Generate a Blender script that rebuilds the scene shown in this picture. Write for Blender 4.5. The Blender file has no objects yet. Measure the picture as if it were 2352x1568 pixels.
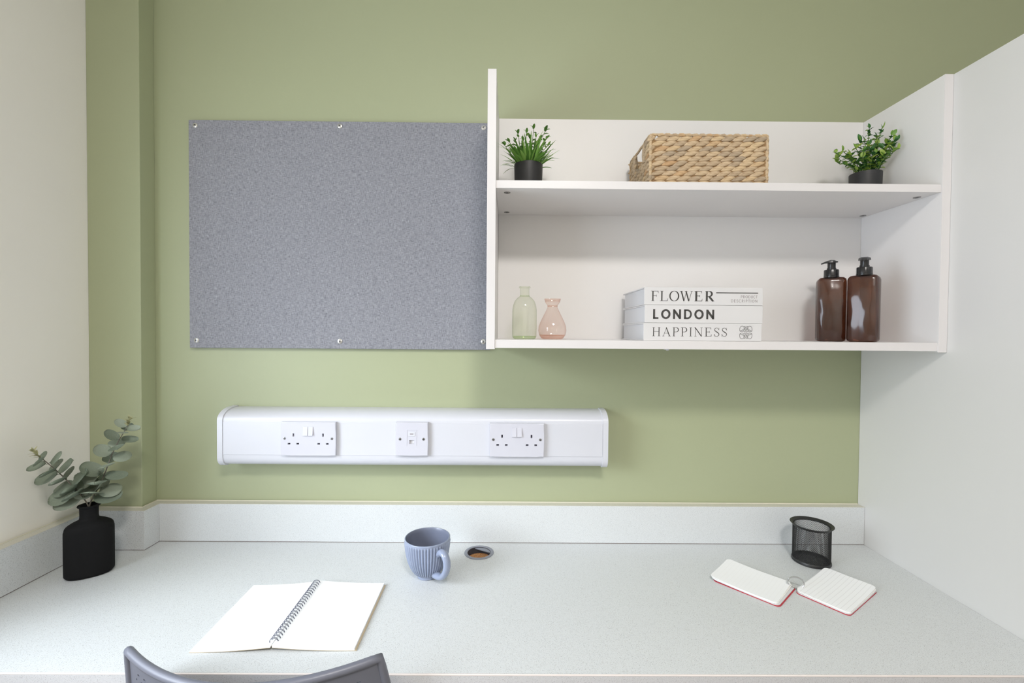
import bpy, bmesh, math, random
from mathutils import Vector, Matrix
random.seed(7)
PI = math.pi
scene = bpy.context.scene
C = scene.collection

# ------------------------------------------------------------------ camera
F_PX, YAW, PITCH, ROLL = 1053.89, .006381, -.019069, .007761
CAM = Vector((-.00083, -1.27, 1.315))
fw = Vector((math.sin(YAW)*math.cos(PITCH), math.cos(YAW)*math.cos(PITCH), math.sin(PITCH)))
rt = Vector((math.cos(YAW), -math.sin(YAW), 0))
up = rt.cross(fw)
r2 = rt*math.cos(ROLL) + up*math.sin(ROLL)
u2 = -rt*math.sin(ROLL) + up*math.cos(ROLL)
cd = bpy.data.cameras.new('camera'); cam = bpy.data.objects.new('camera', cd); C.objects.link(cam)
cd.sensor_width = 36; cd.lens = F_PX/2352*36; cd.clip_start = .02
m = Matrix.Identity(4)
for i in range(3):
    m[i][0] = r2[i]; m[i][1] = u2[i]; m[i][2] = -fw[i]; m[i][3] = CAM[i]
cam.matrix_world = m
scene.camera = cam

# ------------------------------------------------------------------ world, light, exposure
vs = scene.view_settings
vs.view_transform = 'Standard'; vs.look = 'None'; vs.gamma = 1; vs.use_curve_mapping = False
vs.exposure = 0.05
WORLD_STRENGTH = 1.0
WINDOW_POWER = 19.0
SUN_STRENGTH = 2.7
WINDOW_COL = (.82, .89, 1.0)
LAMP_STRENGTH = 80.0
LAMP_COL = (1.0, .958, .915)
world = bpy.data.worlds.new('overcast_sky'); scene.world = world; world.use_nodes = True
bg = world.node_tree.nodes['Background']; bg.inputs[0].default_value = (.75, .87, 1, 1); bg.inputs[1].default_value = WORLD_STRENGTH
# daylight entering through the window of the left wall
WY0, WY1, WZ0, WZ1 = -1.55, -.46, .84, 1.78
la = bpy.data.lights.new('window_daylight', 'AREA'); la.shape = 'RECTANGLE'
la.size = WY1-WY0; la.size_y = WZ1-WZ0; la.energy = WINDOW_POWER; la.color = WINDOW_COL
lo = bpy.data.objects.new('window_daylight', la); C.objects.link(lo)
lo.location = (-1.175, (WY0+WY1)/2, (WZ0+WZ1)/2); lo.rotation_euler = (PI/2, 0, -PI/2)   # faces +x

# hazy sun reaching the desk through the same window
su = bpy.data.lights.new('hazy_sun', 'SUN'); su.energy = SUN_STRENGTH; su.color = (.90, .94, 1.0); su.angle = math.radians(30)
so_ = bpy.data.objects.new('hazy_sun', su); C.objects.link(so_); so_.location = (-3, -2.4, 3.2)
so_.rotation_euler = Vector((.74, .56, -.42)).to_track_quat('-Z', 'Y').to_euler()

# ------------------------------------------------------------------ dimensions
COL_L, COL_R, COL_Y = -1.1116, -.9739, -.0512
UPS = .0266
ZW, ZUP, DESK_Y = .74, .8442, -.509
SH_Y, PLO, PLI, PRI, PRO = -.2504, -.0519, -.0327, .959, .9787
ZPT, ZPB, ZMT, ZMB, ZBT, ZBB, BK = 1.8944, 1.2782, 1.6522, 1.6349, 1.2995, 1.2810, -.0166
ROOM_X1, ROOM_Y1, ROOM_Z = 2.25, -3.1, 2.55

# ------------------------------------------------------------------ materials
def lin(r, g, b):
    f = lambda c: (c/255/12.92 if c/255 <= .04045 else ((c/255+.055)/1.055)**2.4)
    return (f(r), f(g), f(b), 1)
class NT:
    def __init__(self, mat):
        self.t = mat.node_tree; self.n = self.t.nodes; self.l = self.t.links
    def add(self, kind, **kw):
        n = self.n.new(kind)
        for k, v in kw.items():
            if k.startswith('i_'):
                key = k[2:]; key = int(key) if key.isdigit() else key.replace('_', ' ')
                n.inputs[key].default_value = v
            else: setattr(n, k, v)
        return n
    def link(self, a, b): self.l.new(a, b)
def mat(name, col, rough=.5, metal=0., spec=.5, coat=0.):
    mt = bpy.data.materials.new(name); mt.use_nodes = True
    b = mt.node_tree.nodes['Principled BSDF']
    b.inputs['Base Color'].default_value = col; b.inputs['Roughness'].default_value = rough
    b.inputs['Metallic'].default_value = metal; b.inputs['Specular IOR Level'].default_value = spec
    b.inputs['Coat Weight'].default_value = coat
    return mt
def coords(t, scale=(1, 1, 1), kind='Object'):
    tc = t.add('ShaderNodeTexCoord'); mp = t.add('ShaderNodeMapping'); mp.inputs['Scale'].default_value = scale
    t.link(tc.outputs[kind], mp.inputs[0]); return mp.outputs[0]
def ramp(t, fac, stops):
    r = t.add('ShaderNodeValToRGB'); e = r.color_ramp.elements
    while len(e) < len(stops): e.new(.5)
    for k, (p, c) in zip(e, stops): k.position = p; k.color = c
    t.link(fac, r.inputs[0]); return r.outputs[0]
def mix(t, fac, a, b, mode='MIX'):
    n = t.add('ShaderNodeMix', data_type='RGBA', blend_type=mode)
    for s, v in ((0, fac), (6, a), (7, b)):
        if hasattr(v, 'is_output'): t.link(v, n.inputs[s])
        else: n.inputs[s].default_value = v
    return n.outputs[2]
def bump(t, h, bsdf, strength=.2, dist=.001):
    b = t.add('ShaderNodeBump'); b.inputs['Strength'].default_value = strength; b.inputs['Distance'].default_value = dist
    t.link(h, b.inputs['Height']); t.link(b.outputs[0], bsdf.inputs['Normal'])
def noise(t, vec, scale, detail=2, rough=.5):
    n = t.add('ShaderNodeTexNoise'); n.inputs['Scale'].default_value = scale; n.inputs['Detail'].default_value = detail
    n.inputs['Roughness'].default_value = rough; t.link(vec, n.inputs['Vector']); return n.outputs[0]
def paint(name, col, col2, rough=.55, bs=.08, sc=260):
    mt = mat(name, col, rough); t = NT(mt); b = t.n['Principled BSDF']
    v = coords(t)
    t.link(mix(t, noise(t, v, 1.7, 3), col, col2), b.inputs['Base Color'])
    bump(t, noise(t, v, sc, 3), b, bs, .0006)
    return mt
def laminate(name, base, dark, brown, fine=1.0):
    """fine terrazzo-like print: soft grain plus sparse small dark and brown specks"""
    mt = mat(name, base, .42); t = NT(mt); b = t.n['Principled BSDF']
    v = coords(t)
    light = tuple(min(1, c*1.07) for c in base[:3])+(1,); lo_ = tuple(c*.86 for c in base[:3])+(1,)
    c = ramp(t, noise(t, v, 760*fine, 3, .65), [(.32, lo_), (.5, base), (.68, light)])
    def specks(scale, thr, soft):
        n = noise(t, v, scale, 1, .4); return ramp(t, n, [(thr, (0, 0, 0, 1)), (thr+soft, (1, 1, 1, 1))])
    c = mix(t, specks(620*fine, .645, .06), c, dark)
    off = t.add('ShaderNodeMapping'); off.inputs['Location'].default_value = (3.1, 1.7, 2.3); t.link(v, off.inputs[0])
    n2 = noise(t, off.outputs[0], 540*fine, 1, .4)
    c = mix(t, ramp(t, n2, [(.68, (0, 0, 0, 1)), (.75, (1, 1, 1, 1))]), c, brown)
    t.link(c, b.inputs['Base Color']); return mt
M = {}
M['green'] = paint('sage_green_paint', lin(165, 171, 139), lin(162, 168, 135), .50)
M['white_wall'] = paint('white_wall_paint', lin(238, 235, 228), lin(235, 232, 225), .6)
M['ceiling'] = paint('ceiling_paint', lin(232, 232, 228), lin(228, 228, 224), .7)
M['carpet'] = paint('pale_grey_carpet', lin(172, 169, 164), lin(160, 157, 152), .95, .6, 900)
M['lam'] = laminate('speckled_laminate', lin(208, 211, 212), lin(150, 152, 154), lin(178, 171, 162), 1.4)
M['lam_edge'] = laminate('speckled_edge_laminate', lin(196, 196, 198), lin(152, 151, 155), lin(168, 160, 158), 1.5)
M['lam_top'] = laminate('speckled_laminate_reflection', lin(208, 205, 193), lin(178, 171, 159), lin(190, 179, 162), 1.5)  # same laminate on top, with the green wall's reflection put into its colour
M['edge_line'] = mat('pale_edge_highlight', lin(226, 217, 213), .4)  # pinkish highlight on the worktop's front edge, put in as colour
M['joint_shade'] = mat('brown_gap_shade', lin(118, 104, 96), .8)
M['sealant'] = mat('white_sealant', lin(212, 207, 190), .5)
M['white_lam'] = paint('white_board_laminate', lin(234, 232, 231), lin(231, 229, 228), .38, .02, 500)
M['ward'] = paint('white_wardrobe_laminate', lin(221, 220, 218), lin(218, 217, 215), .4, .02, 500)
M['white_edge'] = mat('white_board_edging', lin(219, 216, 216), .35)
M['pvc'] = mat('white_trunking_plastic', lin(204, 205, 212), .3)
M['pvc2'] = mat('white_socket_plastic', lin(200, 200, 209), .25)
M['dark_hole'] = mat('dark_pin_cavity', lin(70, 66, 82), .7)
M['screw'] = mat('steel_screw', lin(176, 176, 178), .3, 1)
M['brass'] = mat('screw_cup_washer', lin(214, 212, 206), .3, .8)
M['screw_dark'] = mat('screw_recess', lin(70, 70, 72), .5, .6)
M['cam'] = mat('grey_cam_lock_metal', lin(140, 138, 136), .4, .7)
M['blackpot'] = mat('black_plastic_pot', lin(38, 38, 40), .5)
M['blackvase'] = paint('matt_black_glaze', lin(17, 17, 18), lin(20, 20, 21), .8, .05, 400)
M['blackvase'].node_tree.nodes['Principled BSDF'].inputs['Specular IOR Level'].default_value = .18
M['blackmetal'] = mat('black_powder_coated_steel', lin(34, 34, 34), .42)
M['pump'] = mat('black_glossy_pump_plastic', lin(32, 32, 33), .25)
M['chair'] = paint('charcoal_grey_plastic', lin(108, 110, 121), lin(104, 106, 117), .38, .08, 900)
M['chair_metal'] = mat('grey_tube_steel', lin(120, 122, 126), .35, .9)
M['paper'] = mat('white_paper', lin(244, 243, 240), .8, spec=.2)
M['kraft'] = mat('kraft_cover', lin(196, 182, 155), .8)
M['wire'] = mat('dark_binding_wire', lin(92, 94, 110), .35, .7)
M['chrome'] = mat('chrome_ring', lin(205, 205, 206), .15, 1)
M['red'] = mat('red_card_cover', lin(186, 52, 66), .5)
M['ink'] = mat('dark_grey_print', lin(62, 60, 58), .6)
M['ink2'] = mat('soft_grey_print', lin(120, 108, 108), .6)
M['book'] = mat('white_book_cover', lin(214, 213, 214), .45)
M['pages'] = mat('white_page_block', lin(214, 214, 216), .8)
M['grommet'] = mat('grey_grommet_plastic', lin(138, 142, 152), .45)
M['grom_in'] = mat('dark_grommet_inside', lin(62, 60, 66), .6)
M['alu'] = mat('white_window_frame', lin(225, 226, 228), .4)
M['steel'] = mat('brushed_steel_handle', lin(170, 170, 172), .35, 1)

def chipboard():
    mt = mat('raw_chipboard', lin(176, 122, 74), .9); t = NT(mt); b = t.n['Principled BSDF']
    t.link(ramp(t, noise(t, coords(t), 700, 3), [(.3, lin(160, 110, 68)), (.7, lin(230, 180, 128))]), b.inputs['Base Color']); return mt
M['chip'] = chipboard()
def fabric():
    mt = mat('blue_grey_woven_fabric', lin(150, 152, 163), .92, spec=.15); t = NT(mt); b = t.n['Principled BSDF']
    h = noise(t, coords(t, (90, 90, 1150)), 1, 3, .7); w = noise(t, coords(t, (1150, 90, 90)), 1, 3, .7)
    a = t.add('ShaderNodeMath', operation='ADD'); t.link(h, a.inputs[0]); t.link(w, a.inputs[1])
    hf = t.add('ShaderNodeMath', operation='MULTIPLY'); t.link(a.outputs[0], hf.inputs[0]); hf.inputs[1].default_value = .5
    c = ramp(t, hf.outputs[0], [(.34, lin(90, 90, 97)), (.5, lin(139, 140, 147)), (.66, lin(173, 174, 180))])
    t.link(c, b.inputs['Base Color']); bump(t, hf.outputs[0], b, .5, .0008); return mt
M['fabric'] = fabric()
def glaze():
    mt = mat('blue_grey_glaze', lin(126, 140, 168), .22); t = NT(mt); b = t.n['Principled BSDF']
    t.link(mix(t, noise(t, coords(t), 900, 2), lin(126, 137, 162), lin(152, 161, 182)), b.inputs['Base Color'])
    b.inputs['Coat Weight'].default_value = .4; b.inputs['Coat Roughness'].default_value = .1; return mt
M['glaze'] = glaze()
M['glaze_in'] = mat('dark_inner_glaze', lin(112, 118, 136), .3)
def ruled(name, axis, pitch, width, line, phase=0.):
    mt = mat(name, lin(238, 237, 233), .8, spec=.2); t = NT(mt); b = t.n['Principled BSDF']
    tc = t.add('ShaderNodeTexCoord'); s = t.add('ShaderNodeSeparateXYZ'); t.link(tc.outputs['Object'], s.inputs[0])
    a = t.add('ShaderNodeMath', operation='ADD'); t.link(s.outputs[axis], a.inputs[0]); a.inputs[1].default_value = phase+100*pitch
    md = t.add('ShaderNodeMath', operation='MODULO'); t.link(a.outputs[0], md.inputs[0]); md.inputs[1].default_value = pitch
    lt = t.add('ShaderNodeMath', operation='LESS_THAN'); t.link(md.outputs[0], lt.inputs[0]); lt.inputs[1].default_value = width
    t.link(mix(t, lt.outputs[0], lin(240, 241, 242), line), b.inputs['Base Color']); return mt
M['ruled_note'] = ruled('faint_ruled_paper', 1, .008, .0004, lin(232, 232, 230))
M['ruled_card'] = ruled('ruled_card_paper', 1, .0085, .0005, lin(214, 212, 213))
M['ruled_card2'] = ruled('faint_ruled_card_paper', 1, .0085, .0004, lin(234, 234, 233))
def thin_glass(name, tint, rough=.02, edge=None, wave=0., wscale=40, gloss=1.0, f0=.04):
    """thin clear wall: tinted see-through plus a Schlick reflection, deeper tint where the wall is seen edge-on"""
    mt = bpy.data.materials.new(name); mt.use_nodes = True; t = NT(mt)
    t.n.remove(t.n['Principled BSDF']); out = t.n['Material Output']
    tr = t.add('ShaderNodeBsdfTransparent'); gl = t.add('ShaderNodeBsdfGlossy')
    gl.inputs['Roughness'].default_value = rough; gl.inputs[0].default_value = (gloss, gloss, gloss, 1)
    lw = t.add('ShaderNodeLayerWeight'); lw.inputs[0].default_value = .5
    def mth(op, a, b):
        n = t.add('ShaderNodeMath', operation=op)
        for i, v in enumerate((a, b)):
            if hasattr(v, 'is_output'): t.link(v, n.inputs[i])
            else: n.inputs[i].default_value = v
        return n.outputs[0]
    fac = lw.outputs['Facing']
    t.link(mix(t, mth('POWER', fac, 4.), tint, edge or tuple(c*c for c in tint[:3])+(1,)), tr.inputs[0])
    fr = mth('ADD', mth('MULTIPLY', mth('POWER', fac, 5.), .55), f0)
    mx = t.add('ShaderNodeMixShader'); t.link(fr, mx.inputs[0]); t.link(tr.outputs[0], mx.inputs[1]); t.link(gl.outputs[0], mx.inputs[2])
    if wave:
        bp = t.add('ShaderNodeBump'); bp.inputs['Strength'].default_value = 1; bp.inputs['Distance'].default_value = wave
        t.link(noise(t, coords(t, (1, 1, .45)), wscale, 2), bp.inputs['Height'])
        t.link(bp.outputs[0], gl.inputs['Normal'])
    t.link(mx.outputs[0], out.inputs[0]); return mt
M['pane'] = thin_glass('window_glass', (.97, .98, .98, 1), 0)
M['green_glass'] = thin_glass('pale_green_glass', (.955, .972, .92, 1), .02, (.50, .58, .40, 1), f0=.07)
M['green_glass2'] = thin_glass('pale_green_thick_glass', (.86, .92, .78, 1))
M['pink_glass'] = thin_glass('pale_pink_glass', (.98, .915, .885, 1), .02, (.70, .46, .40, 1), f0=.07)
M['pink_glass2'] = thin_glass('pale_pink_thick_glass', (.96, .86, .81, 1))
M['amber'] = thin_glass('amber_plastic', (.345, .185, .115, 1), .15, (.17, .075, .04, 1), .009, 19, 1, .06)
M['liquid'] = mat('dark_amber_residue', lin(74, 36, 20), .25)
def leafmat(name, stops, rough=.5, vein=False):
    mt = mat(name, stops[0][1], rough); t = NT(mt); b = t.n['Principled BSDF']
    oi = t.add('ShaderNodeObjectInfo'); c = ramp(t, oi.outputs['Random'], stops)
    v = coords(t); c = mix(t, noise(t, v, 300, 2), c, (.9, .95, .8, 1), 'MULTIPLY') if not vein else mix(t, ramp(t, noise(t, v, 260, 4, .7), [(.52, (0, 0, 0, 1)), (.75, (.35, .35, .35, 1))]), c, lin(160, 170, 150))
    t.link(c, b.inputs['Base Color'])
    tl = t.add('ShaderNodeBsdfTranslucent'); t.link(c, tl.inputs[0]); mx = t.add('ShaderNodeMixShader'); mx.inputs[0].default_value = .12 if vein else .34
    t.link(b.outputs[0], mx.inputs[1]); t.link(tl.outputs[0], mx.inputs[2]); t.link(mx.outputs[0], t.n['Material Output'].inputs[0]); return mt
M['grass'] = leafmat('green_blade', [(0, lin(84, 132, 54)), (.5, lin(120, 172, 78)), (1, lin(168, 208, 116))])
M['sprig'] = leafmat('green_bud', [(0, lin(84, 126, 62)), (.6, lin(124, 174, 86)), (1, lin(166, 204, 114))])
M['bush'] = leafmat('two_tone_green_leaf', [(0, lin(46, 92, 52)), (.42, lin(76, 130, 70)), (.7, lin(140, 178, 78)), (1, lin(192, 212, 104))], .42)
M['stem'] = mat('green_stem', lin(84, 112, 60), .6)
M['euc'] = leafmat('grey_green_eucalyptus', [(0, lin(108, 119, 103)), (.5, lin(126, 136, 119)), (1, lin(148, 156, 140))], .7, True)
M['euc_tip'] = mat('pale_yellow_green_tip', lin(176, 174, 134), .7)
M['twig'] = mat('grey_brown_twig', lin(104, 98, 88), .7)
def strand(name, stops):
    mt = mat(name, stops[0][1], .75, spec=.25); t = NT(mt); b = t.n['Principled BSDF']
    oi = t.add('ShaderNodeObjectInfo'); c = ramp(t, oi.outputs['Random'], stops)
    n1 = noise(t, coords(t, (30, 300, 420)), 1, 4, .65)
    c = mix(t, ramp(t, n1, [(.30, (.62, .52, .42, 1)), (.55, (1, 1, 1, 1))]), c, c) if 0 else mix(t, 1, c, ramp(t, n1, [(.28, (.55, .45, .36, 1)), (.5, (.98, .96, .93, 1)), (.8, (1, 1, 1, 1))]), 'MULTIPLY')
    t.link(c, b.inputs['Base Color']); bump(t, n1, b, .5, .001); return mt
M['straw'] = strand('dried_water_hyacinth', [(0, lin(172, 157, 137)), (.3, lin(190, 169, 141)), (.6, lin(202, 181, 152)), (.9, lin(208, 185, 150)), (1, lin(194, 160, 122))])
M['straw_dark'] = mat('dark_tan_inner_weave', lin(150, 120, 84), .9)  # dark tan backing that shows brown between the strands

# ------------------------------------------------------------------ mesh building
class MB:
    def __init__(self): self.v = []; self.f = []; self.s = []
    def add(self, vs, fs, smooth=False, mx=None):
        o = len(self.v)
        self.v += [tuple(mx @ Vector(p)) if mx else tuple(p) for p in vs]
        self.f += [tuple(i+o for i in f) for f in fs]; self.s += [smooth]*len(fs); return self
    def box(self, a, b, bev=0., mx=None, seg=2):
        x0, x1 = sorted((a[0], b[0])); y0, y1 = sorted((a[1], b[1])); z0, z1 = sorted((a[2], b[2]))
        if bev <= 0:
            vs = [(x, y, z) for x in (x0, x1) for y in (y0, y1) for z in (z0, z1)]
            fs = [(0, 1, 3, 2), (4, 6, 7, 5), (0, 4, 5, 1), (2, 3, 7, 6), (0, 2, 6, 4), (1, 5, 7, 3)]
            return self.add(vs, fs, False, mx)
        bm = bmesh.new(); bmesh.ops.create_cube(bm, size=1)
        for v in bm.verts: v.co = Vector(((x0+x1)/2+v.co.x*(x1-x0), (y0+y1)/2+v.co.y*(y1-y0), (z0+z1)/2+v.co.z*(z1-z0)))
        bmesh.ops.bevel(bm, geom=bm.edges[:], offset=bev, segments=seg, affect='EDGES', profile=.5)
        bm.verts.index_update()
        self.add([v.co.copy() for v in bm.verts], [[v.index for v in f.verts] for f in bm.faces], False, mx); bm.free(); return self
    def lathe(self, prof, n=48, mx=None, rad=None, ex=1., ey=1., cap0=False, cap1=False, smooth=True):
        vs = []; fs = []
        for k, (r, z) in enumerate(prof):
            for i in range(n):
                a = 2*PI*i/n; rr = r if rad is None else rad(r, a, z, k)
                vs.append((rr*math.cos(a)*ex, rr*math.sin(a)*ey, z))
        for k in range(len(prof)-1):
            for i in range(n):
                j = (i+1) % n; fs.append((k*n+i, k*n+j, (k+1)*n+j, (k+1)*n+i))
        if cap0: fs.append(tuple(range(n-1, -1, -1)))
        if cap1: fs.append(tuple(range((len(prof)-1)*n, len(prof)*n)))
        return self.add(vs, fs, smooth, mx)
    def tube(self, pts, r, n=8, closed=False, mx=None, cap=True, flat=1.):
        pts = [Vector(p) for p in pts]; N = len(pts); rs = r if isinstance(r, (list, tuple)) else [r]*N
        vs = []; fs = []; ref = None
        for i, p in enumerate(pts):
            t = (pts[(i+1) % N]-pts[i-1]) if closed else (pts[min(i+1, N-1)]-pts[max(i-1, 0)])
            t.normalize()
            if ref is None:
                ref = Vector((0, 0, 1)) if abs(t.z) < .9 else Vector((1, 0, 0))
            a = (ref - t*ref.dot(t)).normalized(); b = t.cross(a); ref = a
            for k in range(n):
                th = 2*PI*k/n; vs.append(p+a*math.cos(th)*rs[i]+b*math.sin(th)*rs[i]*flat)
        for i in range(N if closed else N-1):
            i2 = (i+1) % N
            for k in range(n):
                k2 = (k+1) % n; fs.append((i*n+k, i*n+k2, i2*n+k2, i2*n+k))
        if cap and not closed:
            fs.append(tuple(range(n-1, -1, -1))); fs.append(tuple(range((N-1)*n, N*n)))
        return self.add(vs, fs, True, mx)
    def prism(self, poly, d, axis=2, z0=0., mx=None, smooth=False):
        n = len(poly)
        def P(u, w, h): return {2: (u, w, h), 0: (h, u, w), 1: (u, h, w)}[axis]
        vs = [P(u, w, z0) for u, w in poly]+[P(u, w, z0+d) for u, w in poly]
        fs = [tuple(range(n-1, -1, -1)), tuple(range(n, 2*n))]+[(i, (i+1) % n, n+(i+1) % n, n+i) for i in range(n)]
        return self.add(vs, fs, smooth, mx)
    def mesh(self, name, material, sharp=35):
        me = bpy.data.meshes.new(name); me.from_pydata(self.v, [], self.f)
        me.polygons.foreach_set('use_smooth', self.s)
        bm = bmesh.new(); bm.from_mesh(me); bmesh.ops.recalc_face_normals(bm, faces=bm.faces[:]); bm.to_mesh(me); bm.free()
        if any(self.s): me.set_sharp_from_angle(angle=math.radians(sharp))
        me.materials.append(M[material] if isinstance(material, str) else material); me.update(); return me
    def build(self, name, material, parent=None, sharp=35):
        return obj(name, self.mesh(name, material, sharp), parent)
def obj(name, me, parent=None):
    o = bpy.data.objects.new(name, me); C.objects.link(o)
    if parent: o.parent = parent
    return o
def thing(name, label, cat, loc=(0, 0, 0), rz=0., group=None):
    o = bpy.data.objects.new(name, None); o.empty_display_size = .02; C.objects.link(o)
    o.location = loc; o.rotation_euler = (0, 0, rz); return tag(o, label, cat, group)
def tag(o, label, cat, group=None):
    o['label'] = label; o['category'] = cat
    if group: o['group'] = group
    return o
def struct(o, label=None, cat=None):
    o['kind'] = 'structure'
    if label: o['label'] = label
    if cat: o['category'] = cat
    return o
def rrect(w, h, r, n=5, cx=0., cy=0.):
    pts = []
    for (sx, sy, a0) in ((1, 1, 0), (-1, 1, 90), (-1, -1, 180), (1, -1, 270)):
        for k in range(n+1):
            a = math.radians(a0+90*k/n); pts.append((cx+sx*(w/2-r)+r*math.cos(a), cy+sy*(h/2-r)+r*math.sin(a)))
    return pts
def frame_mx(loc, ydir, zhint=(0, 0, 1), scale=1.):
    y = Vector(ydir).normalized(); z = Vector(zhint); z = (z-y*z.dot(y))
    if z.length < 1e-4: z = Vector((1, 0, 0)); z = z-y*z.dot(y)
    z.normalize(); x = y.cross(z)
    mx = Matrix.Identity(4)
    for i in range(3): mx[i][0] = x[i]*scale; mx[i][1] = y[i]*scale; mx[i][2] = z[i]*scale; mx[i][3] = loc[i]
    return mx

# ------------------------------------------------------------------ room shell
T = .1
struct(MB().box((-1.4, 0, 0), (ROOM_X1+T, T, ROOM_Z)).build('wall_back', 'green'), 'sage green painted wall behind the desk and shelf', 'wall')
struct(MB().box((COL_L, COL_Y, 0), (COL_R, 0, ROOM_Z), .0015).build('trim_1', 'green'), 'sage green boxed-in corner casing beside the white wall', 'casing')
wl = MB()
X0, X1 = COL_L-.06, COL_L
wl.box((X0, WY1, 0), (X1, 0, ROOM_Z)); wl.box((X0, ROOM_Y1, 0), (X1, WY0, ROOM_Z))
wl.box((X0, WY0, 0), (X1, WY1, WZ0)); wl.box((X0, WY0, WZ1), (X1, WY1, ROOM_Z))
struct(wl.build('wall_left', 'white_wall'), 'off-white painted wall beside the eucalyptus vase', 'wall')
struct(MB().box((ROOM_X1, ROOM_Y1, 0), (ROOM_X1+T, 0, ROOM_Z)).build('wall_right', 'white_wall'), 'white painted wall beyond the wardrobe', 'wall')
struct(MB().box((X0, ROOM_Y1-T, 0), (ROOM_X1+T, ROOM_Y1, ROOM_Z)).build('wall_front', 'white_wall'), 'white painted wall behind the chair', 'wall')
struct(MB().box((X0, ROOM_Y1-T, -T), (ROOM_X1+T, T, 0)).build('floor', 'carpet'), 'grey carpeted floor under the desk', 'floor')
struct(MB().box((X0, ROOM_Y1-T, ROOM_Z), (ROOM_X1+T, T, ROOM_Z+T)).build('ceiling', 'ceiling'), 'white painted ceiling', 'ceiling')
wf = MB(); fx0, fx1 = X0+.012, X0+.058; b_ = .035
wf.box((fx0, WY0, WZ0), (fx1, WY1, WZ0+b_), .004); wf.box((fx0, WY0, WZ1-b_), (fx1, WY1, WZ1), .004)
wf.box((fx0, WY0, WZ0+b_), (fx1, WY0+b_, WZ1-b_), .004); wf.box((fx0, WY1-b_, WZ0+b_), (fx1, WY1, WZ1-b_), .004)
win = struct(wf.build('window_1', 'alu'), 'white framed window in the off-white wall', 'window')
MB().box((X0+.03, WY0+b_, WZ0+b_), (X0+.036, WY1-b_, WZ1-b_)).build('pane', 'pane', win)
MB().box((X1-.002, WY0, WZ0-.015), (X1+.012, WY1, WZ0+.003), .003).build('window_sill', 'alu', win)

# ceiling lamp that gives the warm light
lamp = thing('ceiling_lamp', 'round white ceiling lamp with opal diffuser', 'lamp', (.26, -1.92, ROOM_Z))
MB().lathe([(.0, -.03), (.21, -.03), (.215, -.02), (.215, 0), (0, 0)], 64).build('housing', 'pvc', lamp)
md = bpy.data.materials.new('opal_lamp_diffuser'); md.use_nodes = True; t = NT(md)
e = t.n['Principled BSDF']; e.inputs['Emission Color'].default_value = LAMP_COL+(1,); e.inputs['Emission Strength'].default_value = LAMP_STRENGTH
MB().lathe([(.2, -.03), (.19, -.06), (.15, -.075), (.08, -.082), (.001, -.084)], 48).build('diffuser', md, lamp)

# ------------------------------------------------------------------ wardrobe
wd = thing('wardrobe', 'tall white laminate wardrobe whose side closes off the desk', 'wardrobe', (PRO, 0, 0))
WD_W, WD_D = .62, .62
g = .018
MB().box((0, -WD_D, 0), (g, -.0005, ZPT), .0008).build('side_panel', 'ward', wd)
MB().box((WD_W-g, -WD_D, 0), (WD_W, -.0005, ZPT), .0008).build('side_panel', 'ward', wd)
MB().box((g, -WD_D, ZPT-g), (WD_W-g, -.0005, ZPT-.0005)).build('top_panel', 'ward', wd)
MB().box((g, -.012, .08), (WD_W-g, -.002, ZPT-g)).build('back_panel', 'ward', wd)
MB().box((g, -WD_D+.03, 0), (WD_W-g, -.02, .08)).build('plinth', 'ward', wd)
for k in (0, 1):
    dx = .002+k*(WD_W/2)
    d = MB().box((dx, -WD_D-.02, .085), (dx+WD_W/2-.004, -WD_D-.001, ZPT), .001).build('door', 'ward', wd)
    hx = WD_W/2+(-.04 if k == 0 else .04)
    MB().tube([(hx, -WD_D-.02, .95), (hx, -WD_D-.045, .96), (hx, -WD_D-.045, 1.09), (hx, -WD_D-.02, 1.1)], .005).build('handle', 'steel', d)

# ------------------------------------------------------------------ desk
desk = thing('desk', 'pale speckled laminate desk worktop with upstand fitted along the walls', 'desk', (0, 0, 0))
GX, GY, GR = -.075, -.081, .031
bm = bmesh.new()
ol = [(COL_L+.0005, DESK_Y+.003), (PRO-.0006, DESK_Y+.003), (PRO-.0006, -.0005), (COL_R+.0005, -.0005), (COL_R+.0005, COL_Y-.0005), (COL_L+.0005, COL_Y-.0005)]
vs_ = [bm.verts.new((x, y, ZW)) for x, y in ol]
ed = [bm.edges.new((vs_[i], vs_[(i+1) % len(vs_)])) for i in range(len(vs_))]
cv = [bm.verts.new((GX+GR*math.cos(2*PI*i/40), GY+GR*math.sin(2*PI*i/40), ZW)) for i in range(40)]
ed += [bm.edges.new((cv[i], cv[(i+1) % 40])) for i in range(40)]
rf = bmesh.ops.triangle_fill(bm, use_beauty=True, use_dissolve=False, edges=ed)
bad = [f for f in bm.faces if (f.calc_center_median()-Vector((GX, GY, ZW))).length < GR*.98 and all(v in cv for v in f.verts)]
bmesh.ops.delete(bm, geom=bad, context='FACES_ONLY')
ex = bmesh.ops.extrude_face_region(bm, geom=bm.faces[:])
for v in [q for q in ex['geom'] if isinstance(q, bmesh.types.BMVert)]: v.co.z -= .04
bmesh.ops.recalc_face_normals(bm, faces=bm.faces[:])
me = bpy.data.meshes.new('worktop'); bm.to_mesh(me); bm.free(); me.materials.append(M['lam']); obj('worktop', me, desk)
MB().box((COL_L+.0005, DESK_Y, ZW-.04), (PRO-.0006, DESK_Y+.003, ZW-.0025)).build('front_edge', 'lam_edge', desk)
MB().box((COL_L+.0005, DESK_Y, ZW-.0025), (PRO-.0006, DESK_Y+.003, ZW), .0008).build('edge_highlight', 'edge_line', desk)
zj = ZW+.0016
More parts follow.
